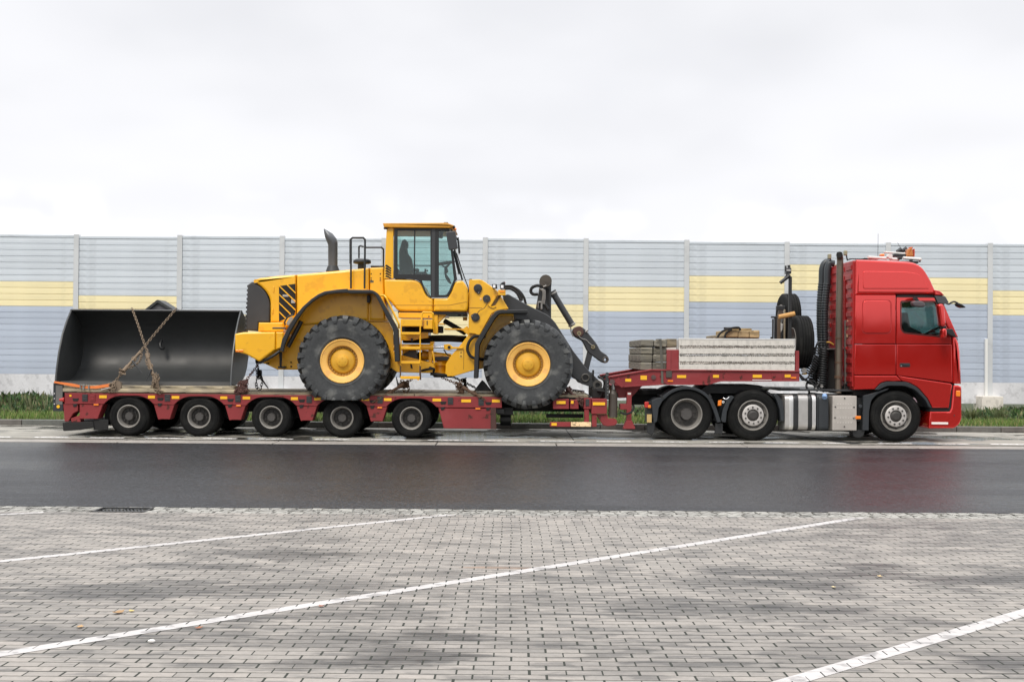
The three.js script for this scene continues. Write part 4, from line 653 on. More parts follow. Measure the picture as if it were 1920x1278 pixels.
// chains: links laid along a path
const linkG = (() => { const g = new THREE.TorusGeometry(0.021, 0.0066, 5, 10); g.scale(1, 1.6, 1); return nx(g); })();
function chainLinks(pts, k = 1) {                        // world points; every second link turned a quarter
  const c = new THREE.CatmullRomCurve3(pts, false, 'centripetal'), len = c.getLength(), n = Math.max(2, Math.round(len / (0.052 * k))), out = [], q = new THREE.Object3D();
  for (let i = 0; i <= n; i++) { const p = c.getPointAt(i / n), d = c.getTangentAt(i / n); q.position.copy(p); q.quaternion.setFromUnitVectors(V3(0, 1, 0), d); q.rotateY((i & 1) * Math.PI / 2 + 0.4); q.scale.setScalar(k); q.updateMatrix(); out.push(linkG.clone().applyMatrix4(q.matrix)); }
  return out;
}
function heap(cx, cy, z, rx, ry, n, k = 1) {             // slack chain bunched in a knot
  const pts = []; for (let i = 0; i < n; i++) { const p = P(cx + rr(-rx, rx), cy + rr(-ry, ry), z + rr(-0.08, 0.06)); pts.push(p); } return chainLinks(pts, k);
}
function chain(label, runs, { heaps = [], tens, lever, mat = M.rust, k = 1 }) {
  const a = P(...runs[0][0]), t = thing('lashing_chain', label, 'chain', [a.x, a.y, a.z], 'chains lashing the load to the trailer');
  obj('links', [...runs.flatMap(r => chainLinks(r.map(p => P(...p)), k)), ...heaps.flatMap(h => heap(...h, k))], mat, t);
  if (tens) obj('tensioner', [rod(tens[0], tens[1], 0.028, 0.028, 10), rod(tens[0], [lerp(tens[0][0], tens[1][0], 0.25), lerp(tens[0][1], tens[1][1], 0.25), lerp(tens[0][2], tens[1][2], 0.25)], 0.038, 0.038, 10), ring(lerp(tens[0][0], tens[1][0], 0.6), lerp(tens[0][1], tens[1][1], 0.6), lerp(tens[0][2], tens[1][2], 0.6), 0.04, 0.014, 14, 6)], mat, t);
  if (lever) obj('lever', [rod(lever[0], lever[1], 0.02, 0.009, 8)], M.iron, t);
}
M.chainTan = std([0.25, 0.185, 0.125], 0.75, { map: T.mottle });
chain('tan rusty chain crossing the bucket opening from upper left to lower right', [[[248, 579, -0.85], [260, 612, -0.5], [271, 645, -0.22], [279, 665, -0.1]], [[287, 700, 0], [294, 716, 0.04], [299, 735, 0.05]], [[275, 666, -0.1], [276, 682, -0.05], [283, 694, -0.02]]], { heaps: [[292, 717, 0.0, 6, 17, 26], [296, 732, 0.03, 7, 3, 12]], tens: [[275, 662, -0.1], [287, 702, 0.0]], lever: [[284, 692, 0.02], [274, 714, 0.05]], mat: M.chainTan, k: 1.1 });
chain('tan rusty chain crossing the bucket opening from upper right to lower left', [[[329, 580, -0.85], [300, 614, -0.55], [271, 649, -0.25], [262, 660, -0.16]], [[226, 702, -0.02], [216, 716, 0.0], [206, 732, 0.03]], [[266, 656, -0.2], [262, 676, -0.1], [250, 686, -0.08], [240, 690, -0.06]]], { heaps: [[229, 697, -0.03, 5, 5, 20], [209, 726, 0.03, 6, 7, 14]], tens: [[232, 695, -0.04], [264, 658, -0.18]], lever: [[248, 676, -0.05], [267, 700, 0.0]], mat: M.chainTan, k: 1.1 });
chain('dark rusty chain running from under the loader tail down beside the bucket', [[[489, 676, -0.7], [476, 694, -0.45], [466, 707, -0.2], [449, 735, 0.0]]], { heaps: [[456, 722, -0.06, 8, 10, 34], [452, 733, 0.0, 13, 3, 26]], mat: M.rustRed, k: 1.1 });
chain('black chain hanging in a slack loop under the loader tail', [[[481, 678, -0.9], [484, 690, -0.9], [485, 699, -0.9]], [[485, 699, -0.9], [481, 712, -0.9], [482, 727, -0.95], [485, 729, -0.95]], [[486, 699, -0.9], [491, 712, -0.9], [490, 726, -0.95]]], { heaps: [[486, 703, -0.9, 4, 8, 26]], tens: [[480, 677, -0.9], [490, 676, -0.9]], lever: [[489, 708, -0.9], [503, 728, -0.85]], mat: M.blackMatt, k: 1.15 });
chain('brown rusty chain knotted behind the loader rear wheel below the ladder', [[[771, 712, -0.5], [757, 720, -0.35]], [[735, 734, -0.1], [712, 748, 0.02], [701, 753, 0.03]], [[764, 716, -0.4], [766, 730, -0.4], [759, 738, -0.4], [757, 725, -0.4]]], { heaps: [[757, 720, -0.35, 8, 6, 34]], tens: [[757, 720, -0.35], [716, 744, 0.0]], lever: [[747, 726, -0.3], [743, 706, -0.35]], mat: M.rust, k: 1.1 });
chain('brown rusty chain stretched from the loader waist down to the trailer edge', [[[812, 699, -0.7], [835, 710, -0.5], [855, 719, -0.3]], [[876, 732, -0.12], [895, 742, 0.0], [907, 748, 0.02]], [[862, 722, -0.25], [866, 738, -0.2], [860, 742, -0.2]]], { heaps: [[861, 723, -0.25, 5, 7, 30], [864, 734, -0.2, 5, 7, 16]], tens: [[868, 726, -0.18], [902, 745, 0.02]], lever: [[801, 695, -0.7], [812, 691, -0.7]], mat: M.rust, k: 1.1 });
chain('thin dark chain stretched from the loader waist to the far trailer edge', [[[846, 705, -1.2], [866, 714, -1.5], [890, 726, -1.9]]], { heaps: [[869, 713, -1.5, 4, 3, 14], [872, 722, -1.5, 3, 5, 10]], mat: M.blackMatt, k: 1.2 });
chain('red brown chain knotted beside the loader front wheel on the trailer neck', [[[1060, 727, -0.4], [1072, 738, -0.2], [1088, 757, 0.02]], [[1055, 741, -0.2], [1070, 733, -0.3], [1092, 734, -0.4]], [[1080, 741, -0.1], [1090, 747, 0.0], [1091, 758, 0.02]]], { heaps: [[1066, 731, -0.3, 6, 5, 24], [1056, 742, -0.2, 9, 3, 26], [1089, 753, 0, 4, 6, 18]], tens: [[1063, 729, -0.3], [1086, 752, 0.0]], lever: [[1075, 731, -0.3], [1096, 733, -0.35]], mat: M.rustRed, k: 1.1 });
// orange ratchet strap at the bucket's left foot
{
  const t = thing('ratchet_strap', 'orange ratchet strap with silver buckle at the left foot of the bucket', 'strap', [P(150, 724, 0.02).x, 1.0, 0.02]);
  obj('webbing', [ext([[101, 714.5], [134, 718.5], [160, 724], [180, 723], [206, 719], [204, 725], [180, 728.6], [157, 727.6], [134, 724], [101, 717.5]], 0.03, 0.012, { b: 0.002 })], M.orange, t);
  obj('ratchet', [bx(149.5, 721, 151.5, 730, 0.05, 0.03, 0.003), bx(154, 721.5, 158, 731, 0.05, 0.03, 0.003), bx(165, 722, 167.5, 732, 0.05, 0.03, 0.003), bx(149.5, 720.6, 160, 722.4, 0.055, 0.04, 0.003), rod([190, 731, 0.04], [206, 727, 0.04], 0.018)], M.steel, t);
  const c = thing('strap_coil', 'dusty brown rolled-up coil lying at the trailer edge under the chains', 'strap', [P(217, 723, 0).x, 1.0, 0]);
  obj('coil', [1, 0.8, 0.6, 0.4].map((k, i) => { const g = ring(217.5, 723.5, -0.02 + i * 0.004, 0.1 * k, 0.014, 28, 6); return g; }).concat([disc(217.5, 723.5, 0.004, 0.1, 0.12, 28)]), std([0.23, 0.175, 0.125], 0.9, { map: T.mottle }), c);
}
{ const g = ext([[888, 733], [903, 713, 2], [907, 716, 3], [921, 733]], -0.25, 0.45); tag(obj('wheel_chock', g, M.blackMatt), 'black wedge wheel chock behind the loader front wheel', 'chock'); }

// ======================= WHEEL LOADER =======================
{
  const WZ = 0.12;                                       // outer face of the near tyres
  const t = thing('wheel_loader', 'big yellow articulated wheel loader without its bucket standing on the red trailer', 'wheel loader', [P(760, 740, -1.2).x, 0.9, -1.2]);
  const E = (n, pts, z, d, m = M.yellow, o = {}, p = t, lab) => obj(n, ext(pts, z, d, o), m, p, lab);
  // ---- wheels: tyre with lugs, rim, hub, bolts
  function loaderWheel(R, W, rimR, squash, deckY) {
    const w = new THREE.Group(); w.name = 'wheel';
    const tp = [[rimR - 0.01, -0.04], [rimR + 0.02, -0.005], [rimR + 0.06, 0.02], [rimR + 0.10, 0.012], [rimR + 0.18, 0.035], [lerp(rimR, R, 0.62), 0.04], [lerp(rimR, R, 0.80), 0.022], [R - 0.11, -0.008], [R - 0.08, -0.05], [R - 0.065, -0.12], [R - 0.06, -W / 2], [R - 0.065, -W + 0.12], [R - 0.09, -W + 0.03], [lerp(rimR, R, 0.6), -W - 0.02], [rimR, -W + 0.04]];
    const gs = [toCreasedNormals(lathe(tp, 72), 0.7)];
    const st = [[R + 0.002, -W * 0.49, 0.16, 0.052], [R + 0.002, -W * 0.36, 0.10, 0.056], [R + 0.0, -W * 0.22, 0.05, 0.064], [R - 0.006, -0.075, 0.01, 0.074], [R - 0.022, -0.010, 0, 0.074], [R - 0.065, 0.034, -0.004, 0.068], [R - 0.105, 0.054, -0.006, 0.060], [R - 0.15, 0.050, -0.006, 0.048]];
    const N = 25;
    for (let s = 0; s < 2; s++) for (let i = 0; i < N; i++) {
      const a0 = (i + s * 0.5) / N * Math.PI * 2, pos = [], ring_ = st.map(([r, z, skew, half]) => { const zz = s ? -W - z : z, hb = half * (1 + 0.1 * (hash(i, s, 3) - 0.5)); const pt = (a, rad, q) => [Math.cos(a) * rad, Math.sin(a) * rad, q]; const dn = 0.09; const zi = s ? zz + 0.06 * (r < R - 0.02 ? 1 : 0) : zz - 0.06 * (r < R - 0.02 ? 1 : 0); return [pt(a0 + skew - hb, r - dn, zi), pt(a0 + skew - hb * 0.86, r, zz), pt(a0 + skew + hb * 0.86, r, zz), pt(a0 + skew + hb, r - dn, zi)]; });
      const quad = (a, b, c, d) => pos.push(...a, ...b, ...c, ...a, ...c, ...d);
      for (let k = 0; k + 1 < ring_.length; k++) for (let e = 0; e < 3; e++) quad(ring_[k][e], ring_[k + 1][e], ring_[k + 1][e + 1], ring_[k][e + 1]);
      for (const k of [0, ring_.length - 1]) quad(ring_[k][0], ring_[k][1], ring_[k][2], ring_[k][3]);
      const g = new THREE.BufferGeometry(); g.setAttribute('position', new THREE.Float32BufferAttribute(pos, 3)); g.computeVertexNormals(); gs.push(metreUV(g));
    }
    const tg = mergeGeometries(gs.map(metreUV).map(nx));
    const p = tg.attributes.position; for (let i = 0; i < p.count; i++) { const y = p.getY(i), z = p.getZ(i); let f = -squash; if (y < f) { p.setY(i, f + (y - f) * 0.12); p.setZ(i, z + Math.sign(z + W / 2) * (f - y) * 0.25); } if (deckY !== undefined && p.getZ(i) < -0.13 && p.getY(i) < deckY) p.setY(i, deckY); }
    mesh('tyre', tg, M.rubber, w);
    mesh('rim', toCreasedNormals(lathe([[rimR + 0.012, -0.05], [rimR + 0.016, 0.0], [rimR + 0.006, 0.012], [rimR - 0.008, 0.010], [rimR - 0.02, -0.004], [rimR - 0.06, -0.014], [rimR - 0.105, -0.03], [rimR - 0.12, -0.05], [rimR - 0.128, -0.14], [rimR * 0.60, -0.145]], 64), 0.45), M.yellowRim, w);
    mesh('hub', mergeGeometries([toCreasedNormals(lathe([[rimR * 0.70, -0.145], [rimR * 0.60, -0.14], [rimR * 0.585, -0.11], [rimR * 0.52, -0.085], [rimR * 0.28, -0.06], [rimR * 0.265, -0.03], [rimR * 0.255, -0.018], [rimR * 0.22, -0.012], [0, -0.010]], 48), 0.5), ...roundN(4, rimR * 0.15, (x, y) => bolt(x, y, -0.006, 0.008, 0.014))]), std([0.78, 0.42, 0.03], 0.5, { map: T.mottle }), w);
    mesh('hub_bolts', mergeGeometries(roundN(28, rimR * 0.645, (x, y) => bolt(x, y, -0.125, 0.02, 0.06))), std([0.55, 0.30, 0.06], 0.6, { map: T.mottle }), w);
    return w;
  }
  const rear = P(641.5, 677, WZ), front = P(990.5, 683, WZ), deckY = P(700, 735, -0.02).y;
  const w1 = loaderWheel(0.905, 0.62, 0.418, 0.755, deckY - rear.y + 0.01), w2 = loaderWheel(0.885, 0.62, 0.418, 0.87);
  placeWheel(w1, t, rear.x, rear.y, WZ, 0, false); placeWheel(w2, t, front.x, front.y, WZ, 0.1, false);
  placeWheel(w2, t, rear.x, rear.y + 0.08, -2.62, 0.15, true); placeWheel(w2, t, front.x, front.y + 0.02, -2.62, 0.05, true);
  obj('axle', [rodW(V3(rear.x, rear.y, -0.45), V3(rear.x, rear.y, -2.1), 0.18), rodW(V3(front.x, front.y, -0.45), V3(front.x, front.y, -2.1), 0.18), new THREE.SphereGeometry(0.34, 20, 14).translate(rear.x, rear.y, -1.25), new THREE.SphereGeometry(0.34, 20, 14).translate(front.x, front.y, -1.25)], M.yellow, t);

  // ---- rear: counterweight, grille, hood
  const bump = E('counterweight', [[440, 625.5, 3], [456, 622.5, 3], [516, 622], [516, 655], [486, 678, 3], [461, 664, 3], [440.5, 659, 3]], 0.0, 2.4, M.yellow, { b: 0.035, bs: 3 });
  E('counterweight_end', [[517, 622.2], [531, 622.5], [532, 651], [517, 655]], -0.02, 2.36, M.yellow, { b: 0.02 }, bump);
  obj('tail_lamp', [bx(441.5, 655.5, 456, 660, 0.008, 0.06, 0.008)], M.amber, bump);
  E('rear_frame', [[486, 678.5], [531, 652], [566, 622], [620, 622], [620, 693], [519.5, 692.5], [500, 683]], -0.5, 1.3, M.yellow, { b: 0.015 });
  obj('tow_strap', [tube([[530, 654, -0.1], [510, 668, -0.05], [487, 680, -0.1]], 0.03)], M.black, t);
  obj('bolt', [disc(546, 679, -0.49, 0.02, 0.03, 8), disc(546, 687, -0.49, 0.02, 0.03, 8), disc(500, 681, -0.3, 0.015, 0.2, 8)], M.blackMatt, t);
  obj('handhold', [tube([[524, 636, -0.2], [525.5, 668, -0.2], [526, 686, -0.3]], 0.02), tube([[527, 640, -0.2], [528, 668, -0.2], [527, 688, -0.3]], 0.012), bx(521, 686.5, 534, 690, -0.3, 0.2)], M.plastic, t);
  E('tail_box', [[485, 604.5], [531, 604.5], [531, 621.6], [484, 621.6]], -0.3, 1.8, M.yellow, { b: 0.02 });
  const grille = E('grille', [[464, 534], [472, 528], [480, 531.5], [492, 540, 6], [500, 550, 8], [506, 566, 6], [505.6, 603.6], [484.6, 604], [484.2, 620], [461, 619]], -0.48, 1.5, std([0.048, 0.048, 0.05], 0.6, { map: T.mottle }), { b: 0.03, bs: 2 });
  obj('grille_rib', Array.from({ length: 11 }, (_, i) => { const y = 534 + i * 8, x = lerp(465.5, 461.2, i / 10); return bx(x - 2.4, y, x + 1.5, y + 4.4, -0.52, 1.4, 0.01); }), M.black, grille);
  obj('lamp_guard', [tube([[535, 609, -0.05], [534, 603, -0.05], [543, 591.5, -0.05], [550, 590.5, -0.05]], 0.016), rod([511, 615, -0.1], [536, 615, -0.1], 0.018)], M.black, t);
  E('rear_lamp', [[536, 607, 2], [542, 596, 2], [548, 593, 2], [549, 600, 2], [541, 611, 2]], -0.06, 0.08, std([0.45, 0.40, 0.33], 0.35, { map: T.mottle }), { b: 0.01 });
  E('hood_tail', [[473, 527, 2], [485, 521, 4], [520, 517], [554.3, 514.8], [554.3, 592], [540, 612], [531.5, 620], [531.5, 604.5], [506.5, 604.5], [506.5, 562, 8], [500, 548, 8], [490, 537.5, 8], [480.5, 530.5]], -0.45, 1.56, M.yellow, { b: 0.05, bs: 3 });
  E('hood', [[555.6, 514.7], [637, 506.8], [691.8, 501.8], [691.8, 600], [570, 610], [555.6, 600]], -0.45, 1.56, M.yellow, { b: 0.05, bs: 3 });
  E('hood_front', [[693.2, 501.7], [719, 500.5], [720, 553], [722, 600], [693.2, 600]], -0.45, 1.56, M.yellow, { b: 0.04, bs: 3 });
  const vent = E('side_vent', [[523, 536, 2], [553.4, 531.8], [554, 580, 2], [552, 590], [523, 602.5]], -0.444, 0.05, M.blackMatt, { b: 0.003 });
  for (const [a, b] of [[[523.5, 536], [554, 565]], [[538, 533.5], [554, 549]], [[523.5, 552], [554, 581]], [[523.5, 568], [545, 589]], [[523.5, 584.5], [536, 597]]]) obj('vent_bar', ext([[a[0], a[1] - 1.3], [b[0], b[1] - 1.3], [b[0], b[1] + 1.6], [a[0], a[1] + 1.6]], -0.425, 0.03, { b: 0.004 }), M.yellow, vent);
  obj('vent_part', [bx(530, 552, 541, 556, -0.438, 0.01, 0.002), bx(546, 561, 553, 568, -0.438, 0.01, 0.002)], M.alu, vent);
  obj('hinge', [bx(511.5, 537, 514, 548, -0.43, 0.03), bx(510, 578, 512.5, 588, -0.43, 0.03)], M.yellow, t);
  obj('bolt', [[696, 513], [696, 521], [713, 513], [713, 521], [713, 525], [696, 525]].map(([x, y]) => disc(x, y, -0.442, 0.012, 0.02, 8)), M.blackMatt, t);
  E('warning_plate', [[694, 525.5], [700.5, 525.5], [700.5, 529.5], [694, 529.5]], -0.446, 0.006, std([0.10, 0.095, 0.06], 0.5), { b: 0 });
  // exhaust stack
  { const z = -1.1, q = (px, py, r) => { const c = P(px, py, z); return { c, r: r / ppm(z) }; };
    obj('exhaust_base', [rod([624, 509, z], [624, 498.5, z], 0.148, 0.105, 24)], M.plastic, t);
    const pipe = new THREE.BufferGeometry(), pos = [], N = 28, rings = [];
    const ringAt = (l, r, dz) => { const A = P(l[0], l[1], z), B = P(r[0], r[1], z), m = A.clone().add(B).multiplyScalar(0.5), u = B.clone().sub(A).multiplyScalar(0.5); return Array.from({ length: N }, (_, i) => { const a = i / N * 6.28319; return V3(m.x + u.x * Math.cos(a), m.y + u.y * Math.cos(a), z + dz * Math.sin(a)); }); };
    rings.push(ringAt([615.3, 500], [633, 500], 0.098), ringAt([615.3, 459], [633.2, 457], 0.098), ringAt([613, 453], [633.2, 454], 0.106), ringAt([609.6, 445], [631, 447], 0.106), ringAt([607.8, 437], [623.5, 437.5], 0.09), ringAt([606.8, 428.5], [608.2, 428.6], 0.012));
    for (let k = 0; k + 1 < rings.length; k++) for (let i = 0; i < N; i++) { const j = (i + 1) % N; for (const v of [rings[k][i], rings[k][j], rings[k + 1][j], rings[k][i], rings[k + 1][j], rings[k + 1][i]]) pos.push(v.x, v.y, v.z); }
    pipe.setAttribute('position', new THREE.Float32BufferAttribute(pos, 3)); pipe.computeVertexNormals();
    obj('exhaust_stack', toCreasedNormals(pipe, 0.9), std([0.13, 0.137, 0.145], 0.4, { metalness: 0.4, map: T.mottle, roughnessMap: T.rough }), t); }
  // handrails and air intake on the hood
  obj('handrail', [tube([[658, 541, -0.35], [658, 448, -0.35], [661, 445.5, -0.35], [681, 445.5, -0.35], [684.5, 449, -0.35], [683.5, 541, -0.35]], 0.020, { curve: false }), tube([[656.5, 494, -0.42], [656.5, 449, -0.42], [660, 446, -0.42]], 0.016, { curve: false }), tube([[673, 484, -0.85], [673, 462, -0.85], [676, 460.5, -0.85], [686, 463.6, -0.5], [715, 463.6, -0.5], [719, 467, -0.5], [719, 498, -0.5]], 0.017, { curve: false })], M.black, t);
  obj('air_intake', [disc0(679, 490.5, -0.95, 0.185, 0.085, 0.03), rod([678.5, 506, -0.95], [678.5, 492, -0.95], 0.085, 0.085, 20)], M.plastic, t);
  obj('hood_latch', [bx(695, 497.6, 720, 501.5, -0.6, 0.4)], M.black, t);
  function disc0(px, py, z, R, h, rim) { const c = P(px, py, z), g = new THREE.LatheGeometry([[0.0, h * 0.7], [R * 0.7, h * 0.62], [R * 0.93, h * 0.4], [R, 0], [R * 0.98, -rim], [R * 0.8, -h * 0.5], [0, -h * 0.55]].map(p => new THREE.Vector2(...p)), 28); g.translate(c.x, c.y, z); return nx(g); }

  // ---- rear fender
  const fo1 = [[524, 657], [529, 635], [540, 613], [553, 592], [567, 575], [583, 560.5], [596, 551.5], [608.5, 545.8], [630, 542.5], [651, 541]], fi1 = [[653, 548.6], [632, 549.2], [613, 551.3], [600, 556.5], [588, 564], [573, 577.5], [557, 600], [544, 622], [534, 645], [531, 660]];
  const fo2 = [[651, 542.6], [698, 543.2, 5], [709, 550, 6], [746, 616, 6], [749.5, 677, 2], [740, 678, 2], [737.5, 619, 6], [704, 554, 5], [698, 549.6, 3], [653, 549.8]];
  const fender = E('rear_fender', [...fo1, ...fi1], 0.07, 0.10, M.black, { b: 0.015, bs: 2 });
  E('fender_edge', fo2, 0.07, 0.16, M.black, { b: 0.015, bs: 2 }, fender);
  const lin1 = [...fo1.map(p => [p[0] + 2, p[1] + 2.0]), ...fi1.map(p => [p[0] - 1, p[1] - 1])], lin2 = fo2.map((p, i) => i < 5 ? [p[0] - 1.4, p[1] + 1.4] : [p[0] + 0.8, p[1] - 0.8]);
  E('fender_shell', lin1, -0.035, 0.44, M.yellow, { b: 0.004 }, fender); E('fender_shell', lin2, -0.095, 0.38, M.yellow, { b: 0.004 }, fender);
  // wheel house panels, with gaps between them
  const PL = (pts, n = 'wheel_house_panel', z = -0.49) => E(n, pts, z, 0.03, M.yellow, { b: 0.006 }, fender);
  PL([[575, 586.6], [649.3, 586.6], [649.3, 640], [560, 640], [549, 627]]); PL([[588, 568, 4], [612, 552], [649.3, 549.5], [649.3, 585.4], [577, 585.4]]);
  PL([[650.6, 549.5], [699, 550], [709, 568], [650.6, 568]]); PL([[650.6, 569.4], [710, 569.4], [728, 602], [650.6, 602]], 'wheel_house_panel', -0.48); PL([[650.6, 603.4], [729, 603.4], [737, 619], [739, 690], [650.6, 690]]); PL([[546, 634], [560, 641.4], [649.3, 641.4], [649.3, 690], [560, 690], [530, 670]]);
  obj('strut', [bx(688, 553, 694, 567, -0.36, 0.12), rod([565, 602, -0.3], [540, 650, -0.2], 0.045)], M.black, fender);
  obj('hose_clip', [bx(576, 587.6, 584, 589.5, -0.47, 0.02)], M.yellow, fender);

  // ---- cab
  const ZC = -0.36, DC = 1.62;
  const cab = E('cab', [[741, 523], [772, 523.5], [783, 525.5, 5], [790, 532, 5], [797, 548, 5], [802, 555.5, 5], [808, 558.4], [811.6, 558.4], [811.6, 583.2], [750, 583], [744, 581, 3], [732, 565], [721, 555], [719.8, 523]], ZC, DC, M.yellow, { b: 0.045, bs: 3 });
  E('cab_front_lower', [[812.6, 558.4], [838, 558.6, 3], [844.5, 549, 6], [850, 534, 6], [853.5, 527.5, 5], [859, 525.8], [868, 525.8, 4], [875.5, 537, 8], [878.3, 548, 6], [876.8, 577, 3], [874.5, 584, 3], [812.6, 583.4]], ZC, DC, M.yellow, { b: 0.045, bs: 3 }, cab);
  E('cab_crease', [[734, 571.5], [812, 571.6], [842, 571.6], [876, 565], [876, 565.9], [842, 572.7], [734, 572.5]], ZC + 0.002, 0.01, std([0.30, 0.13, 0.01], 0.6), { b: 0 }, cab);
  obj('cab_floor', [bx(746, 583, 872, 589, ZC - 0.06, DC - 0.12), bx(858, 584, 864, 592, ZC - 0.1, 0.4), bx(868, 585, 875, 591, ZC - 0.1, 0.3)], M.black, cab);
  E('roof', [[717.6, 418, 1.5], [838, 417.2, 3], [851.5, 422.5, 2], [843, 427.2], [738, 426.4], [719.6, 425.8, 1.5]], ZC + 0.07, DC + 0.14, std([0.80, 0.37, 0.035], 0.45, { map: T.mottle }), { b: 0.02, bs: 2 }, cab);
  obj('roof_lug', [bx(719, 426, 727, 429, ZC + 0.03, 0.1), bx(832, 416.3, 840, 418, ZC - 0.2, 0.1), bx(848, 422.5, 853, 426, ZC, 0.3)], M.black, cab);
  obj('marker_lamp', [bx(851.5, 427, 856, 431.5, ZC + 0.02, 0.08, 0.02)], M.amber, cab);
  for (const side of [0, 1]) {
    const z0 = side ? ZC - DC + 0.06 : ZC;
    const pil = E('rear_pillar', [[725, 427], [737.6, 427], [737.6, 522.4], [719.8, 522.4]], z0, 0.06, M.yellow, { b: 0.008 }, cab);
    if (!side) for (let k = 0; k < 5; k++) E('louvre', [[721.6, 498 + k * 5], [725, 495.6 + k * 5], [734, 502.4 + k * 4.6], [733, 505 + k * 4.4], [729, 502.5 + k * 4.6]], z0 + 0.003, 0.02, M.blackMatt, { b: 0.001 }, pil);
    // dark frame with three openings
    const outer = [[739, 427], [843, 428], [848, 434], [849, 468], [857, 524], [853, 527.5, 4], [846.5, 546, 6], [839, 557.5, 5], [805, 557.5, 5], [797, 549, 6], [789.5, 531, 6], [783, 525, 4], [772, 523], [739, 522]];
    const rw = [[744.4, 431], [807.6, 431.6], [807.6, 516.5], [744.4, 515.5]], lw = [[790, 525], [808, 525.6], [808, 554.8], [802, 554, 3], [797, 545, 4]], fw = [[822, 432], [838, 432.4, 2], [841.5, 440], [845.5, 468], [851.5, 524], [848, 532], [842, 546, 5], [837, 553.5, 4], [822, 553.2]];
    E('door_frame', outer, z0 + 0.008, 0.06, M.black, { b: 0.006, holes: [rw, lw, fw] }, cab);
    E('pane', rw, z0 - 0.02, 0.006, M.glass, { b: 0 }, cab); E('pane', lw, z0 - 0.02, 0.006, M.glass, { b: 0 }, cab); E('pane', fw, z0 - 0.02, 0.006, M.glass, { b: 0 }, cab);
    obj('window_bar', [bx(776, 431, 778.4, 516, z0 + 0.004, 0.03, 0.003), side ? bx(744, 496.5, 808, 498.3, z0, 0.03, 0.003) : bx(744, 514, 808, 516, z0, 0.03, 0.003)], M.black, cab);
  }
  obj('door_pillar', [bx(809.5, 428, 815.5, 557, ZC + 0.012, 0.04, 0.006)], std([0.045, 0.047, 0.05], 0.45), cab);
  obj('window_shelf', [ext([[778, 512], [786, 511, 3], [798, 513], [808, 514], [808, 519], [778, 519]], ZC - 0.1, 0.3)], M.black, cab);
  // windscreen, wipers, rear wall
  { const a = P(845, 431, ZC), b = P(861, 524, ZC); const zf = ZC - 0.02;
    E('windscreen', [[844, 430], [845.2, 430], [852, 466], [866.5, 525], [865.2, 525], [850.6, 466]], zf, DC - 0.04, M.glass, { b: 0 }, cab);
    obj('windscreen_post', [tube([[847, 430, zf], [852.2, 466, zf], [862, 506, zf], [867, 525, zf]], 0.016), tube([[847, 430, ZC - DC + 0.05], [852.2, 466, ZC - DC + 0.05], [867, 525, ZC - DC + 0.05]], 0.022)], M.black, cab);
    obj('wiper', [rod([852, 470, -0.9], [866, 518, -0.95], 0.01), rod([850, 470, -0.7], [861, 514, -0.75], 0.018), tube([[856, 474, -0.3], [866, 506, -0.3], [873, 526, -0.3], [878, 540, -0.34], [878, 548, -0.36]], 0.010)], M.blackMatt, cab);
    obj('rear_wall', [bx(738.5, 427, 742, 470, ZC - 0.06, 0.12), bx(738.5, 427, 742, 522, ZC - DC + 0.18, 0.12), bx(739, 500, 742, 522, ZC - 0.06, DC - 0.12)], M.black, cab);
    E('rear_pane', [[740, 428], [740.8, 428], [740.8, 500], [740, 500]], ZC - 0.16, DC - 0.32, M.glass, { b: 0 }, cab); }
  E('mirror', [[836, 434.8, 2], [853.5, 432.4, 3], [858.5, 466, 3], [841.5, 469, 3]], 0.0, 0.06, std([0.04, 0.042, 0.045], 0.4, { roughnessMap: T.rough }), { b: 0.015, bs: 2 }, cab);
  E('mirror', [[857, 445, 2], [860, 444.5], [863, 473, 2], [859.5, 476, 2]], -1.6, 0.14, M.black, { b: 0.01 }, cab);
  obj('mirror_arm', [rod([843, 430, -0.3], [846, 440, -0.05], 0.014), rod([849, 431, ZC - DC], [858, 450, -1.7], 0.014), bx(821.5, 430, 838, 433.4, ZC - 0.05, 0.12)], M.black, cab);
  // inside the cab
  const seat = E('seat', [[754, 449, 4], [761, 448, 4], [763, 456, 3], [760.5, 464, 2], [762, 473, 3], [769, 481, 4], [773, 505, 4], [775, 520], [752, 521], [748, 500], [748, 470]], -0.95, 0.46, std([0.05, 0.052, 0.045], 0.8, { map: T.mottle }), { b: 0.04, bs: 2 }, cab);
  obj('armrest', [bx(770, 503, 786, 509, -0.8, 0.1, 0.03), bx(746, 506, 754, 516, -0.62, 0.2, 0.03)], M.plastic, cab);
  { const c = P(833, 493.5, -1.15), g = new THREE.TorusGeometry(0.21, 0.018, 8, 32); g.rotateX(Math.PI / 2); g.rotateZ(0.16); g.translate(c.x, c.y, c.z);
    obj('steering_wheel', [nx(g), ext([[824, 494], [834, 499], [846, 492.5], [840, 500], [836, 503], [832, 501]], -1.1, 0.06, { b: 0.005 })], M.black, cab);
    obj('steering_column', [ext([[833, 500], [838, 500], [840, 508], [836, 512], [843, 522], [846, 531], [841, 530], [835, 521], [833, 512]], -1.0, 0.2)], M.black, cab); }
  obj('console', [bx(778, 509, 800, 520, -1.5, 0.25, 0.03), rod([797, 510, -1.4], [798, 504, -1.4], 0.02), rod([800, 509, -1.5], [802, 506, -1.5], 0.016), bx(822.5, 433, 830, 446, -1.0, 0.14, 0.02)], M.plastic, cab);

  // ---- middle: platform, ladder, frame
  const ST = (n, pts, z, d, p = t, m = M.yellow) => E(n, pts, z, d, m, { b: 0.008 }, p);
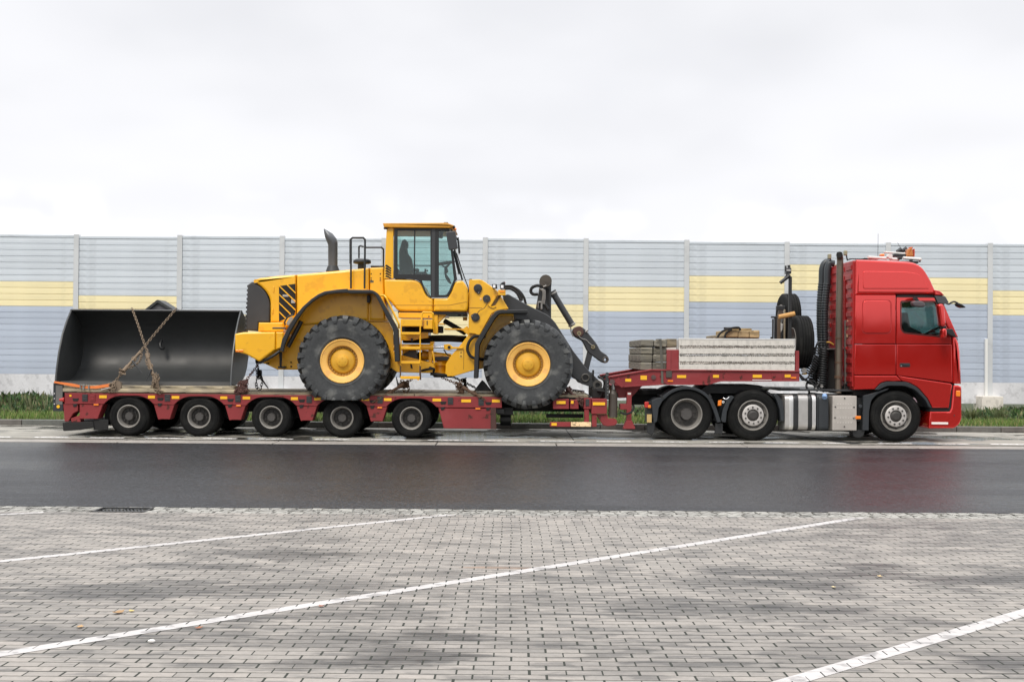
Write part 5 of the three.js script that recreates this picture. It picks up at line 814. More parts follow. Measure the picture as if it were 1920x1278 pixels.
  obj('cab_mount', [bx(747, 585.5, 812, 596, -0.4, 1.5), bx(820, 587, 836, 592, -0.5, 1.3), ext([[822, 592], [835, 592], [820, 607], [820, 600]], -0.5, 0.2), bx(812, 588, 821, 626, -0.45, 0.25), bx(816, 606, 833, 608, -0.45, 0.4)], M.yellow, t);
  const lad = obj('ladder', [bx(751, 598, 791, 611.5, -0.02, 0.4, 0.01)], M.yellow, t);
  obj('ladder_rail', [rod([752.3, 611, -0.03], [751.2, 686, -0.03], 0.014), rod([788, 611, -0.03], [787.5, 686, -0.03], 0.014)], M.yellow, lad);
  for (const y of [624.5, 652, 679]) obj('step', bx(752, y - 2.2, 788, y + 2.4, 0.0, 0.16, 0.006), M.yellow, lad);
  obj('step', bx(750.5, 705, 787, 710.5, 0.0, 0.2, 0.008), M.yellow, lad);
  obj('step_hanger', [rod([751, 684, -0.03], [750.5, 708, -0.03], 0.014), rod([787.5, 684, -0.03], [787.5, 708, -0.03], 0.014), rod([788, 684, -0.1], [788.5, 712, -0.1], 0.014)], M.rust, lad);
  obj('step_pin', [disc(784, 711, 0.0, 0.02, 0.03, 8)], M.yellow, lad);
  obj('handrail', [tube([[790.5, 611, -0.05], [791, 588, -0.05], [794, 585, -0.05], [808, 585, -0.05], [812, 588, -0.05], [813, 617, -0.15]], 0.017, { curve: false }), tube([[714, 553.5, -0.05], [720, 553.5, -0.02], [724, 558, 0], [748, 607, 0], [748, 615, -0.05]], 0.02, { curve: false }), tube([[714, 557, -0.12], [738, 605, -0.12]], 0.018, { curve: false })], M.yellow, lad);
  const bxp = obj('tool_box', [bx(793.5, 598.5, 811, 616.5, -0.12, 0.45, 0.012)], M.yellow, t); obj('latch', [bx(800, 601, 802, 609, -0.115, 0.01, 0.002), disc(804, 593, -0.38, 0.015, 0.02, 8)], M.rust, bxp);
  obj('valve_block', [bx(752, 612, 818, 622, -0.5, 1.0), bx(761, 617, 780, 622, -0.44, 0.3), bx(820, 611, 830, 624, -0.6, 0.3), bx(755, 635, 810, 643, -0.8, 0.6), bx(760, 660, 820, 674, -1.0, 0.5)], M.blackMatt, t);
  obj('gearbox', [ext([[752, 622], [803, 622], [803, 633], [772, 638], [752, 638]], -0.55, 0.8), ext([[807, 640], [814, 640], [812, 655], [808, 690], [804, 690], [803, 658]], -0.6, 0.3), bx(754, 655, 780, 672, -0.75, 0.6), rod([790, 665, -0.9], [845, 672, -1.0], 0.1)], M.yellow, t);
  obj('drive_part', [ext([[755, 664], [770, 655], [780, 657], [784, 672], [762, 680]], -0.62, 0.25), bx(812, 668, 842, 676, -0.85, 0.2), bx(770, 634, 774, 640, -0.5, 0.1)], M.iron, t);
  obj('hydraulic_hose', [630.5, 632.5, 636, 639].map((y, i) => tube([[800, y, -0.9 - i * 0.1], [840, y - 0.5, -0.95], [874, y + 1, -0.8 - i * 0.1]], 0.022)).concat([tube([[833, 601, -0.9], [852, 612, -0.85], [872, 624, -0.7]], 0.05), tube([[832, 655, -0.6], [838, 664, -0.6], [846, 668, -0.7]], 0.012), tube([[790, 695, -0.5], [802, 692, -0.4], [813, 691, -0.4], [813, 697, -0.5]], 0.025), tube([[807, 700, -0.5], [830, 703, -0.5], [845, 705, -0.7]], 0.035)]), M.blackMatt, t);
  const stc = obj('steering_cylinder', [rod([738, 651, -0.55], [810, 650.6, -0.55], 0.062, 0.062, 20), rod([808, 650.6, -0.55], [813, 650.6, -0.55], 0.075, 0.075, 20)], M.yellow, t);
  obj('piston_rod', [rod([813, 650.6, -0.55], [834, 650.4, -0.55], 0.025, 0.025, 14)], M.chrome, stc);
  ST('clevis', [[832, 646, 2], [842, 644.5, 3], [849, 650], [868, 650.5], [868, 654], [847, 654], [842, 657, 3], [833, 655, 2]], -0.5, 0.14, stc);
  obj('clevis_pin', [disc(842, 650.6, -0.47, 0.03, 0.05, 12)], M.blackMatt, stc);
  ST('rear_waist', [[732, 655], [753, 665.8], [814.5, 681.6], [815.5, 699.5], [744, 697.5], [733, 689]], -0.48, 1.4);
  obj('waist_edge', [tube([[810, 658, -0.47], [812, 664, -0.46], [814.5, 681, -0.46]], 0.02)], M.yellow, t);
  obj('waist_slot', [ext([[769, 682], [772.5, 683], [774, 691], [770, 690]], -0.474, 0.01, { b: 0.001 })], M.blackMatt, t);
  obj('pivot', [rod([825, 678, -1.0], [825, 706, -1.0], 0.14, 0.14, 24), rod([825, 681, -1.0], [825, 685, -1.0], 0.2, 0.2, 24), rod([825, 697, -1.0], [825, 700, -1.0], 0.2, 0.2, 24)], M.yellow, t);
  obj('pivot_cap', [rod([823, 702, -0.9], [823, 707, -0.9], 0.12, 0.1, 18), disc(807, 689.5, -0.4, 0.03, 0.04, 10)], M.black, t);

  // ---- front frame and lift arms
  const tower = [[879.4, 524.5, 2], [902, 523, 8], [933, 545, 6], [940, 556], [953.6, 578.6], [932, 582], [922, 588], [898.5, 630], [890.5, 626], [878.5, 624.6]];
  const ff = E('front_frame', tower, -0.46, 0.07, M.yellow, { b: 0.012 }); 
  const tw2 = ext(tower, -0.46, 0.07, { b: 0.012 }); tw2.translate(0, 0, -1.4); obj('tower_plate', [tw2], M.yellow, ff);
  obj('tower_web', [ext([[884, 545], [918, 545], [928, 575], [895, 624], [884, 620]], -0.6, 1.2)], M.yellow, ff);
  ST('frame_plate', [[878, 614], [866, 619, 6], [878, 628], [858, 653], [846, 666], [835.6, 682], [834.7, 705.2], [851, 705.2], [888, 694], [930, 686], [980, 686], [980, 610], [930, 596], [898, 631], [890, 627]], -0.54, 1.1, ff);
  E('wheel_house', [[931, 589], [962, 588], [964, 600], [934, 612], [908, 655], [898, 690], [897, 645], [902, 639]], -0.50, 0.03, M.yellow, { b: 0.006 }, ff);
  obj('frame_seam', [bx(878.6, 576.4, 904, 577.4, -0.456, 0.01, 0.001), bx(869, 655, 869.8, 693, -0.536, 0.01, 0.001)], std([0.25, 0.11, 0.01], 0.7), ff);
  E('warning_label', [[861, 656], [868, 656], [868, 671], [861, 671]], -0.535, 0.004, std([0.80, 0.47, 0.05], 0.5), { b: 0 }, ff);
  obj('label_sign', [ext([[862.4, 662], [864.5, 658], [866.6, 662]], -0.532, 0.003, { b: 0 }), ext([[862.5, 666], [866, 666], [866, 669], [862.5, 669]], -0.532, 0.003, { b: 0 })], std([0.30, 0.15, 0.02], 0.6), ff);
  obj('crossbar', [bx(833, 615.5, 880, 618.5, -0.6, 0.06), ext([[864, 619], [877, 610, 4], [877, 622]], -0.55, 0.2), rod([868, 597.5, -0.9], [876, 597.5, -0.9], 0.035)], M.yellow, ff);
  for (const [x, y, dx, dy, r] of [[896, 540, 2, 10.5, 8], [912.3, 559.5, 0, 0, 7.2], [891.5, 594.5, -8, -3, 8]]) {
    const cap = obj('pin_cap', dx || dy ? [ext([...Array.from({ length: 13 }, (_, i) => { const b = Math.atan2(dy, dx), a = b + 0.85 + i / 12 * (6.283 - 1.7); return [x + r * Math.cos(a), y + r * Math.sin(a)]; }), [x + dx * 1.02 + 1.5 * dy / 10, y + dy * 1.02 - 1.5 * dx / 10], [x + dx * 1.02 - 1.5 * dy / 10, y + dy * 1.02 + 1.5 * dx / 10]], -0.42, 0.04, { b: 0.01 }), disc(x, y, -0.405, 0.045, 0.02, 16)] : [disc(x, y, -0.42, r / 95 , 0.04, 28, r / 93)], M.iron, ff);
    obj('cap_bolt', [disc(x + dx * 0.8, y + dy * 0.8, -0.41, 0.012, 0.02, 8)], M.steel, cap);
  }
  obj('sensor_cable', [tube([[912, 559, -0.40], [913.5, 567, -0.40], [908, 577, -0.40], [898, 583, -0.40], [893.5, 592, -0.40]], 0.006), tube([[896.5, 540, -0.398], [892.5, 545.5, -0.395]], 0.006)], M.black, ff);
  obj('wire_clip', [ext(circ(901.5, 560, 2.2, 10), -0.452, 0.01, { b: 0 })], std([0.78, 0.47, 0.22], 0.5), ff);
  E('arm_slot', [[920, 574], [934, 554.5], [940, 553.5], [927, 573]], -0.444, 0.03, std([0.10, 0.055, 0.02], 0.8), { b: 0.002 }, ff);
  ST('slot_rail', [[914.5, 572], [919, 576], [926, 578], [930, 574], [927.5, 573], [920, 574.5], [933, 553], [931, 551]], -0.43, 0.06, ff);
  obj('top_knob', [bx(880, 522.5, 885.5, 524.6, -0.5, 0.1)], M.black, ff);
  const br = obj('lamp_bracket', [bx(934, 543, 948, 553.5, -0.3, 0.12, 0.01)], M.yellow, ff);
  obj('reflector', [bx(936.5, 544.5, 946, 548.5, -0.29, 0.02, 0.004)], std([0.85, 0.28, 0.02], 0.4), br);
  for (const [x, y, w] of [[927, 536.5, 5.5], [942, 537, 6]]) { const l = E('work_lamp', [[x - w + 1, y - 4, 1], [x + w - 1, y - 4.4, 1], [x + w, y + 4, 1], [x - w + 2, y + 4.8, 1]], -0.28, 0.14, M.black, { b: 0.01 }, br); obj('lens', [bx(x - w * 0.5, y - 2.6, x + w * 0.35, y + 3, -0.268, 0.02, 0.005)], M.lamp, br); }
  E('indicator', [[938, 532], [942, 528.4, 2], [946.5, 527.5, 1.5], [947.5, 533]], -0.3, 0.1, M.black, { b: 0.01 }, br); obj('indicator_lens', [bx(944, 528, 947.6, 532.6, -0.31, 0.1, 0.01)], M.redLens, br);
  obj('lift_hose', [tube([[946, 536.5, -0.9], [958, 536.5, -0.9], [968, 542, -0.9], [975, 551, -0.9], [979, 564, -0.9]], 0.026), tube([[946, 538, -1.0], [956, 537, -1.0], [972, 544, -1.0], [982, 557, -1.0], [986, 570, -1.0]], 0.026), tube([[946, 541, -0.8], [958, 541.5, -0.8], [968, 548, -0.8], [973, 556, -0.8], [976.5, 564, -0.8]], 0.026), tube([[910, 630, -0.5], [890, 630.5, -0.46], [880, 640, -0.45], [876.5, 655, -0.45], [882, 667, -0.45], [892, 672, -0.46], [908, 673, -0.5]], 0.03)], M.blackMatt, t);
  // lift arms
  const armPts = [[942, 554], [952.8, 551, 3], [986.5, 570], [1028.5, 591, 6], [1040, 602.5, 8], [1075, 658], [1103, 694], [1124, 713.5, 4], [1128, 722, 5], [1122, 731, 5], [1113.5, 730], [1110, 726, 3], [1089, 719, 2], [1086, 714], [1076, 708.5], [1058, 686], [1010, 640], [960, 600]];
  const arm = E('lift_arm', armPts, -0.56, 0.09, M.iron, { b: 0.012, holes: [circ(1097.6, 708, 5.4, 18)] });
  const far = ext(armPts, -0.56, 0.09, { b: 0.012 }); far.translate(0, 0, -1.15); obj('lift_arm', [far], M.iron, t);
  obj('arm_boss', [ring(1097.6, 708, -0.55, 0.072, 0.018, 24, 8), lath0(1120.6, 721.5, -0.5, 0.095, 0.05, 1.25)], std([0.085, 0.08, 0.07], 0.5, { map: T.mottle }), arm);
  function lath0(px, py, z, R, r, d) { const c = P(px, py, z), g = new THREE.LatheGeometry([[r, 0], [R, 0], [R, -d], [r, -d], [r, 0]].map(p => new THREE.Vector2(...p)), 28); g.rotateX(Math.PI / 2); g.translate(c.x, c.y, z); return toCreasedNormals(nx(g), 0.5); }
  obj('arm_crosstube', [rodW(P(1040, 640, -0.64), P(1040, 640, -1.8), 0.16)], M.iron, t);
  // tilt lever, rod and link
  const lev = E('tilt_lever', [[1012, 536, 4], [1012, 526, 8], [1016, 517.5, 7], [1024, 515, 8], [1032, 518, 7], [1034.8, 526, 8], [1033.6, 540], [1033.6, 606], [1018, 604], [1004.5, 580]], -1.02, 0.22, M.iron, { b: 0.02, bs: 2 });
  E('lever_recess', [[1023, 539, 3], [1030, 541, 2], [1030.5, 575], [1027, 580]], -1.012, 0.01, M.blackMatt, { b: 0.002 }, lev);
  obj('lever_boss', [disc(1023.2, 526.2, -0.94, 0.125, 0.4, 32), disc(1023.2, 526.2, -0.93, 0.075, 0.4, 24), disc(1023.2, 526.2, -0.92, 0.03, 0.4, 14)], std([0.085, 0.07, 0.055], 0.55, { map: T.mottle }), lev);
  obj('hydraulic_hose', [tube([[1014, 536, -0.9], [1006, 535.4, -0.9], [997, 540, -0.9], [995.5, 547, -0.9], [1000, 551.5, -0.9], [1009, 551.5, -0.9]], 0.032)], M.blackMatt, lev);
  obj('steel_pipe', [0, 1, 2, 3].map(i => tube([[1010.5 + i * 1.2, 541, -0.96], [1017 + i * 1.4, 545 - i * 0.6, -0.95], [1017.5 + i * 1.6, 556, -0.95], [1015 + i * 1.9, 570, -0.95]], 0.009)), M.steel, lev);
  obj('valve', [bx(1008.5, 564.5, 1022, 567.5, -0.95, 0.06, 0.006), bx(1008, 565, 1010, 578, -0.95, 0.05), bx(1013.5, 568, 1017.5, 580, -0.95, 0.05), ext([[1018, 536.5], [1024, 533.8], [1025, 536], [1019, 539]], -0.9, 0.04)], M.steel, lev);
  E('valve_cap', [[1020, 570], [1024, 569], [1031, 578], [1027, 582]], -0.94, 0.08, M.black, { b: 0.01 }, lev);
  const tr = obj('tilt_rod', [rod([1035, 546, -1.1], [1040, 554, -1.1], 0.085, 0.075, 20), rod([1038, 551, -1.1], [1074, 611, -1.1], 0.066, 0.066, 20)], M.iron, t);
  obj('rod_clamp', [rod([1036.5, 548.5, -1.1], [1038, 551, -1.1], 0.084, 0.084, 20), rod([1071.5, 607, -1.1], [1073, 609.5, -1.1], 0.082, 0.082, 20)], M.steel, tr);
  const lk = E('tilt_link', [[1073, 620, 3], [1076, 614, 4], [1084, 611, 4], [1093.5, 614, 5], [1098, 618], [1119.5, 645, 6], [1125.5, 657.5, 5], [1138.6, 665.5, 6], [1143, 674.5, 7], [1137, 681.5, 6], [1129, 679.5, 5], [1103, 660.5, 5], [1091.6, 638, 5], [1080, 633, 6], [1074, 627, 5]], -0.98, 0.26, M.iron, { b: 0.015, holes: [circ(1135.3, 674.2, 4.4, 18)] });
  obj('link_pin', [disc(1085.8, 624.4, -0.95, 0.045, 0.3, 20), disc(1112, 650, -0.95, 0.042, 0.3, 20)], std([0.35, 0.30, 0.17], 0.5, { metalness: 0.5, map: T.mottle }), lk);
  obj('link_bush', [ring(1135.3, 674.2, -0.975, 0.052, 0.014, 24, 8), disc(1112, 650, -0.945, 0.02, 0.3, 12), disc(1085.8, 624.4, -0.945, 0.018, 0.3, 12)], std([0.10, 0.085, 0.07], 0.5, { map: T.mottle }), lk);
  E('link_head', [[1074, 622], [1076, 615, 3], [1085, 610.5, 4], [1092, 613, 4], [1095, 624], [1090, 632, 4], [1080, 631, 4]], -0.962, 0.04, std([0.10, 0.045, 0.035], 0.6, { map: T.mottle }), { b: 0.01 }, lk);
  obj('grease_line', [tube([[1084, 628, -0.94], [1090, 634, -0.94], [1099, 637, -0.94], [1105, 643, -0.94], [1111, 648, -0.94]], 0.008), tube([[1070, 612, -0.96], [1071, 622, -0.96], [1075, 631, -0.96]], 0.012), rod([1098, 622, -0.95], [1102, 618.5, -0.95], 0.02)], M.steel, lk);
  E('link_strut', [[1102, 658], [1111, 664], [1103.4, 695], [1095, 687]], -1.0, 0.2, M.iron, { b: 0.01 });

  // ---- front fender
  const fp = [[888, 709, 2], [890.5, 644, 3], [896.5, 633], [922, 591, 6], [931, 582, 5], [940, 580.4, 3], [990, 580.4, 1], [989.4, 586.5], [940, 587.4, 4], [935, 589, 4], [928.5, 595.5, 4], [902.5, 639.5, 3], [898.5, 648, 3], [896, 709.5, 2]];
  const f2 = E('front_fender', fp, 0.06, 0.52, M.black, { b: 0.012, bs: 2 });
  E('fender_skin', [[962, 588], [989, 586.8], [989, 592.5], [984, 599], [966, 598]], -0.1, 0.3, std([0.06, 0.062, 0.065], 0.5, { map: T.mottle }), { b: 0.006 }, f2);
}

// ======================= TRACTOR TRUCK =======================
{
  const TW = 2.5;
  const t = thing('tractor_truck', 'shiny red tractor truck with high sleeper cab pulling the low loader', 'truck', [P(1560, 826, -1.25).x, 0, -1.25]);
  const E = (n, pts, z, d, m = M.red, o = {}, p = t, lab) => obj(n, ext(pts, z, d, o), m, p, lab);
  const B = (n, x0, y0, x1, y1, z, d, m, r, p = t) => obj(n, bx(x0, y0, x1, y1, z, d, r), m, p);
  // wheels
  const wd = roadWheel(0.512, 0.60, 0.305, 'dish'), ws = roadWheel(0.502, 0.33, 0.295, 'steer'), wf = roadWheel(0.505, 0.36, 0.295, 'steer');
  for (const [px, src, z, R] of [[1287.5, wd, -0.02, 0.512], [1412, ws, -0.02, 0.502], [1680, wf, -0.03, 0.505]]) { const c = P(px, 780, z); placeWheel(src, t, c.x, R, z, px * 0.7, false); placeWheel(src, t, c.x, R, -TW - z, px * 0.3, true); obj('axle', [rodW(V3(c.x, R, -0.3), V3(c.x, R, -2.2), 0.09)], M.blackMatt, t); }
  // chassis
  obj('chassis_rail', [bx(1180, 737, 1640, 760, -0.78, 0.09, 0), bx(1180, 737, 1640, 760, -1.65, 0.09, 0), ...[1190, 1250, 1350, 1450, 1540, 1620].map(x => bx(x - 4, 738, x + 4, 757, -0.8, 0.9, 0)), bx(1180, 731, 1245, 740, -0.6, 1.3, 0.01), bx(1340, 760, 1362, 790, -0.7, 0.2), bx(1490, 760, 1640, 792, -0.9, 0.8)], M.blackMatt, t);
  obj('fifth_wheel', [ext([[1325, 722], [1420, 722], [1436, 733], [1310, 733]], -0.6, 1.3), bx(1300, 730, 1440, 738, -0.6, 1.3)], M.black, t);
  obj('catwalk', [bx(1462, 729.5, 1622, 733, -0.25, 1.9, 0.004), bx(1466, 727.5, 1500, 729.5, -0.3, 0.6, 0.003)], M.iron, t);
  // mudguards of the drive axles
  const arc = (cx, cy, R, a0, a1, n = 12) => Array.from({ length: n + 1 }, (_, i) => { const a = lerp(a0, a1, i / n) * Math.PI / 180; return [cx + R * Math.cos(a), cy - R * Math.sin(a)]; });
  const mg1 = E('mudguard', [[1226, 793], [1221, 752, 3], [1232, 746, 3], ...arc(1287, 783, 59, 140, 40), [1336, 748], [1344, 766], [1352, 791, 2], [1345, 792], [1338, 770], [1330, 752], ...arc(1287, 783, 53.5, 42, 138), [1242, 752], [1235, 765], [1232, 790]], 0.03, 0.62, M.plastic, { b: 0.008 });
  obj('guard_joint', [ext([[1238, 742], [1241, 740], [1246, 747], [1243, 749]], 0.035, 0.6, { b: 0 }), ext([[1328, 740], [1331, 738], [1335, 744], [1330, 747]], 0.035, 0.6, { b: 0 })], M.black, mg1);
  E('mudguard', [[1354, 791, 2], [1352, 786], [1356, 766], [1363, 750], [1371, 741, 2], [1377, 744], [1368, 757], [1363, 772], [1361, 792, 2]], 0.03, 0.62, M.plastic, { b: 0.008 });
  E('mudguard', [[1451, 741], [1456, 737.5, 2], [1462, 744], [1468, 752], [1470, 770], [1470.5, 790, 2], [1464, 789], [1462, 768], [1457, 752]], 0.03, 0.5, M.plastic, { b: 0.008 });
  obj('guard_arch', [ext([...arc(1412, 783, 57, 62, 20), ...arc(1412, 783, 53, 20, 62)], -0.1, 0.5, { b: 0.005 }), ext([...arc(1412, 783, 62, 118, 60), ...arc(1412, 783, 59, 60, 118)], -1.9, 0.5, { b: 0.005 })], M.black, t);
  obj('mud_flap', [ext([[1213, 788], [1229, 790], [1227, 810], [1222, 816], [1213, 811]], -0.05, 0.03), ext([[1341, 793], [1356, 793], [1355, 814], [1340, 813]], -0.08, 0.03), bx(1213, 752, 1224, 792, -0.08, 0.4)], M.black, t);
  const tl = obj('tail_lamp', [bx(1208.5, 753, 1217, 764.5, -0.02, 0.12, 0.02)], M.redLens, t); obj('lens', [bx(1215, 759, 1221, 765, -0.015, 0.12, 0.015)], M.amber, tl);
  B('reflector', 1213, 776.5, 1222, 792, 0.0, 0.02, std([0.48, 0.33, 0.13], 0.5), 0.004);
  E('side_marker', [[1347, 750.5], [1353.6, 749.6], [1352.5, 760], [1346, 760.5]], 0.05, 0.05, M.amber, { b: 0.006 }); obj('marker_ring', [ring(1356, 753.5, 0.05, 0.018, 0.008, 14, 6)], M.white, t);
  obj('chrome_hook', [tube([[1356, 746, 0], [1362, 748, 0.02], [1367, 744, 0]], 0.012)], M.chrome, t);
  obj('spring_box', [bx(1240, 762, 1340, 785, -0.75, 0.25), bx(1370, 762, 1450, 785, -0.75, 0.25), rod([1325, 770, -0.9], [1325, 740, -0.9], 0.12, 0.12, 16)], M.blackMatt, t);
  // fuel tank along the rail, with straps
  const tank = (x0, x1, h, d, y0, z, r) => { const s = new THREE.Shape(), w = d; s.moveTo(r, 0); s.lineTo(w - r, 0); s.quadraticCurveTo(w, 0, w, r); s.lineTo(w, h - r); s.quadraticCurveTo(w, h, w - r, h); s.lineTo(r, h); s.quadraticCurveTo(0, h, 0, h - r); s.lineTo(0, r); s.quadraticCurveTo(0, 0, r, 0); const g = new THREE.ExtrudeGeometry(s, { depth: x1 - x0, bevelEnabled: true, bevelSize: 0.02, bevelOffset: -0.02, bevelThickness: 0.02, bevelSegments: 2, curveSegments: 10 }); g.rotateY(Math.PI / 2); g.translate(x0, y0, z); return toCreasedNormals(g, 0.7); };
  { const a = P(1473, 806, 0), b = P(1527, 740, 0), h = b.y - a.y, X = x => P(x, 770, 0).x;
    const tk = obj('fuel_tank', tank(a.x, b.x, h, 0.62, a.y, 0.01, 0.13), M.alu, t);
    obj('tank_band', [tank(X(1481), X(1486.5), h + 0.012, 0.64, a.y - 0.006, 0.02, 0.135), tank(X(1520), X(1528), h + 0.012, 0.64, a.y - 0.006, 0.02, 0.135)], std([0.80, 0.79, 0.77], 0.3, { metalness: 0.8 }), tk);
    obj('tank_strap', [tank(X(1488.5), X(1495), h + 0.02, 0.655, a.y - 0.01, 0.028, 0.14), tank(X(1516.5), X(1521), h + 0.02, 0.655, a.y - 0.01, 0.028, 0.14)], M.black, tk);
    obj('filler_cap', [rod([1503, 741, -0.2], [1503, 737, -0.2], 0.07, 0.07, 18)], M.iron, tk);
    const a2 = P(1534, 808, 0), b2 = P(1553, 739, 0), ad = obj('fluid_tank', [tank(a2.x, b2.x, b2.y - a2.y, 0.6, a2.y, -0.02, 0.1), tank(X(1537), X(1551), b2.y - a2.y - 0.02, 0.6, a2.y, 0.01, 0.1)], M.plastic, t);
    obj('filler_cap', [rod([1546, 745.5, 0.05], [1546.2, 740.5, 0.0], 0.048, 0.046, 18)], std([0.22, 0.36, 0.60], 0.4), ad); }
  const box = obj('equipment_box', [bx(1561, 742, 1606.5, 807, 0.01, 0.55, 0.015)], std([0.60, 0.56, 0.51], 0.5, { metalness: 0.3, map: T.mottle }), t);
  obj('box_bolt', [[1584, 746.5], [1566.5, 762.5], [1601.5, 763], [1566, 783], [1601, 784], [1583.5, 799.5]].map(([x, y]) => disc(x, y, 0.022, 0.014, 0.02, 10)), M.blackMatt, box);
  obj('tread_dimple', [757, 765, 783, 792].flatMap(y => [1571, 1576, 1581, 1586, 1591, 1596].map(x => bx(x - 1.2, y - 0.5, x + 1.2, y + 0.5, 0.016, 0.01, 0.002))), std([0.75, 0.72, 0.68], 0.4, { metalness: 0.3 }), box);
  B('side_marker', 1604.5, 779.5, 1614.5, 785.5, 0.05, 0.05, M.amber, 0.01);
  obj('step_frame', [bx(1607, 745, 1618, 790, -0.15, 0.3), ext([[1598, 807], [1612, 806], [1622, 807], [1619, 817], [1610, 821], [1600, 818]], -0.05, 0.25)], M.black, t);
  obj('clip', [ext(circ(1613.5, 761.5, 3.6, 10), 0.0, 0.04)], M.plastic, t);

  // ---- cab
  const roofPts = [[1605.5, 486.5], [1640, 486.8], [1682, 489], [1711, 490.8, 8], [1724, 496, 10], [1734, 505, 10], [1745.5, 524.5], [1753, 541], [1756, 551.6], [1604.5, 551.6]];
  const cab = E('cab', [[1604.3, 552.6], [1679.8, 552.6], [1679.8, 644.2], [1603, 644.2]], 0, TW, M.red, { b: 0.016, bs: 2 });
  E('roof', roofPts, 0, TW, M.red, { b: 0.055, bs: 4 }, cab);
  E('roof_panel', [[1618.5, 508, 4], [1700, 509, 10], [1722, 512.5, 14], [1731, 521, 12], [1743, 541.2, 4], [1618.5, 541.2, 4]], 0.012, 0.05, M.red, { b: 0.012, bs: 3 }, cab);
  E('lower_side', [[1602.8, 645.4], [1679.8, 645.4], [1679.8, 702.6], [1601.6, 702.6]], 0, TW, M.red, { b: 0.014, bs: 2 }, cab);
  const sl = E('sleeper_panel', [[1618, 563, 9], [1670.5, 563, 9], [1670.5, 624.5, 9], [1617.5, 624.5, 9]], 0.016, 0.03, M.red, { b: 0.014, bs: 3 }, cab);
  obj('panel_seam', [ext([[1616.8, 561.8, 9], [1671.7, 561.8, 9], [1671.7, 625.8, 9], [1616.3, 625.8, 9]], 0.0015, 0.01, { b: 0 })], M.redDark, cab);
  // door, near and far
  const win = [[1689, 564.5, 4], [1752, 564.5, 3], [1757, 568, 3], [1768, 631.5, 2], [1694.5, 623.8, 5], [1689, 615, 5]];
  for (const z of [0, -TW + 0.07]) {
    const d = E('door', [[1681.2, 557], [1752, 557.6], [1760, 577], [1770, 601], [1783, 628], [1784.6, 644.2], [1681.2, 644.2]], z + 0.004, 0.07, M.red, { b: 0.012, bs: 2, holes: [win] }, cab);
    E('window_seal', [[1688, 563.4, 5], [1753, 563.4, 3], [1758, 567.5, 3], [1769.5, 633, 2], [1694, 625, 6], [1688, 616, 6]], z + 0.007, 0.06, M.blackMatt, { b: 0.003, holes: [win.map(([x, y, r]) => [lerp(x, 1728, 0.012), lerp(y, 596, 0.016), r])] }, d);
    E('window_pane', win, z - 0.03, 0.006, phys([0.62, 0.74, 0.73], 0.02, { transmission: 1, thickness: 0, ior: 1.5 }), { b: 0 }, d);
    E('door_lower', [[1681.2, 645.4], [1784.6, 645.4], [1786, 717], [1700, 705.5], [1681.2, 702.8]], z + 0.006, 0.07, M.red, { b: 0.014, bs: 2 }, d);
    if (!z) { E('handle_recess', [[1687, 680.5, 2], [1706.5, 680.5, 2], [1706.5, 688, 2], [1687, 688.2, 2]], 0.010, 0.02, M.black, { b: 0.003 }, d); E('handle', [[1693, 682], [1705.5, 682], [1705.5, 685.6, 1], [1693, 685.6]], 0.024, 0.02, M.plastic, { b: 0.005 }, d); obj('lock', [disc(1690, 685.8, 0.018, 0.014, 0.02, 12)], M.steel, d); }
  }
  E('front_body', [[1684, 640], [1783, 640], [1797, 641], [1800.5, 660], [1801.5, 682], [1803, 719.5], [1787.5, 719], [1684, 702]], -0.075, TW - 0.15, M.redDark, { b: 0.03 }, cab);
  E('front_corner', [[1785.8, 630], [1792, 628], [1798.5, 642, 4], [1801, 660], [1801.8, 682], [1803.3, 719.6, 3], [1787.4, 718.8]], 0.0, TW, M.red, { b: 0.06, bs: 4 }, cab);
  for (const z of [-0.02, -TW + 0.12]) E('windscreen_pillar', [[1756, 553], [1764, 556], [1773, 577], [1791, 618], [1797, 632], [1785, 630], [1771.5, 600], [1761.5, 576]], z, 0.10, M.red, { b: 0.02, bs: 2 }, cab);
  E('windscreen', [[1764.8, 558], [1765.8, 558], [1796, 636], [1795, 636]], -0.10, TW - 0.2, phys([0.75, 0.84, 0.83], 0.02, { transmission: 1, thickness: 0, ior: 1.5 }), { b: 0 }, cab);
  obj('cab_lining', [ext([[1682, 553], [1755, 553], [1757, 559], [1682, 557]], -0.08, TW - 0.16, { b: 0 }), bx(1680.2, 556, 1682.4, 642, -0.08, TW - 0.16, 0), ext([[1740, 634], [1796, 634], [1796, 640], [1690, 641], [1690, 637]], -0.09, TW - 0.18, { b: 0.01 })], std([0.10, 0.105, 0.105], 0.8, { map: T.mottle }), cab);
  E('dashboard', [[1748, 625, 3], [1772, 622, 5], [1786, 628], [1792, 640], [1745, 640]], -0.2, TW - 0.4, M.black, { b: 0.02 }, cab);
  { const c = P(1748, 620, -0.6), g = new THREE.TorusGeometry(0.23, 0.018, 8, 28); g.rotateX(Math.PI / 2 - 0.2); g.rotateZ(0.5); g.translate(c.x, c.y, c.z); obj('steering_wheel', [nx(g), rod([1750, 621, -0.6], [1764, 634, -0.6], 0.03)], M.black, cab); }
  E('driver_seat', [[1694, 586, 3], [1703, 585, 4], [1708, 612, 4], [1730, 622, 4], [1730, 638], [1692, 638]], -0.45, 0.5, M.black, { b: 0.04, bs: 2 }, cab); E('driver_seat', [[1694, 586, 3], [1703, 585, 4], [1708, 612, 4], [1730, 622, 4], [1730, 638], [1692, 638]], -1.6, 0.5, M.black, { b: 0.04, bs: 2 }, cab);
  // sun visor
  E('sun_visor', [[1750.5, 542.5, 3], [1763, 545, 4], [1772, 554, 4], [1753.5, 553, 2]], 0.03, TW + 0.06, M.red, { b: 0.02, bs: 2 }, cab);
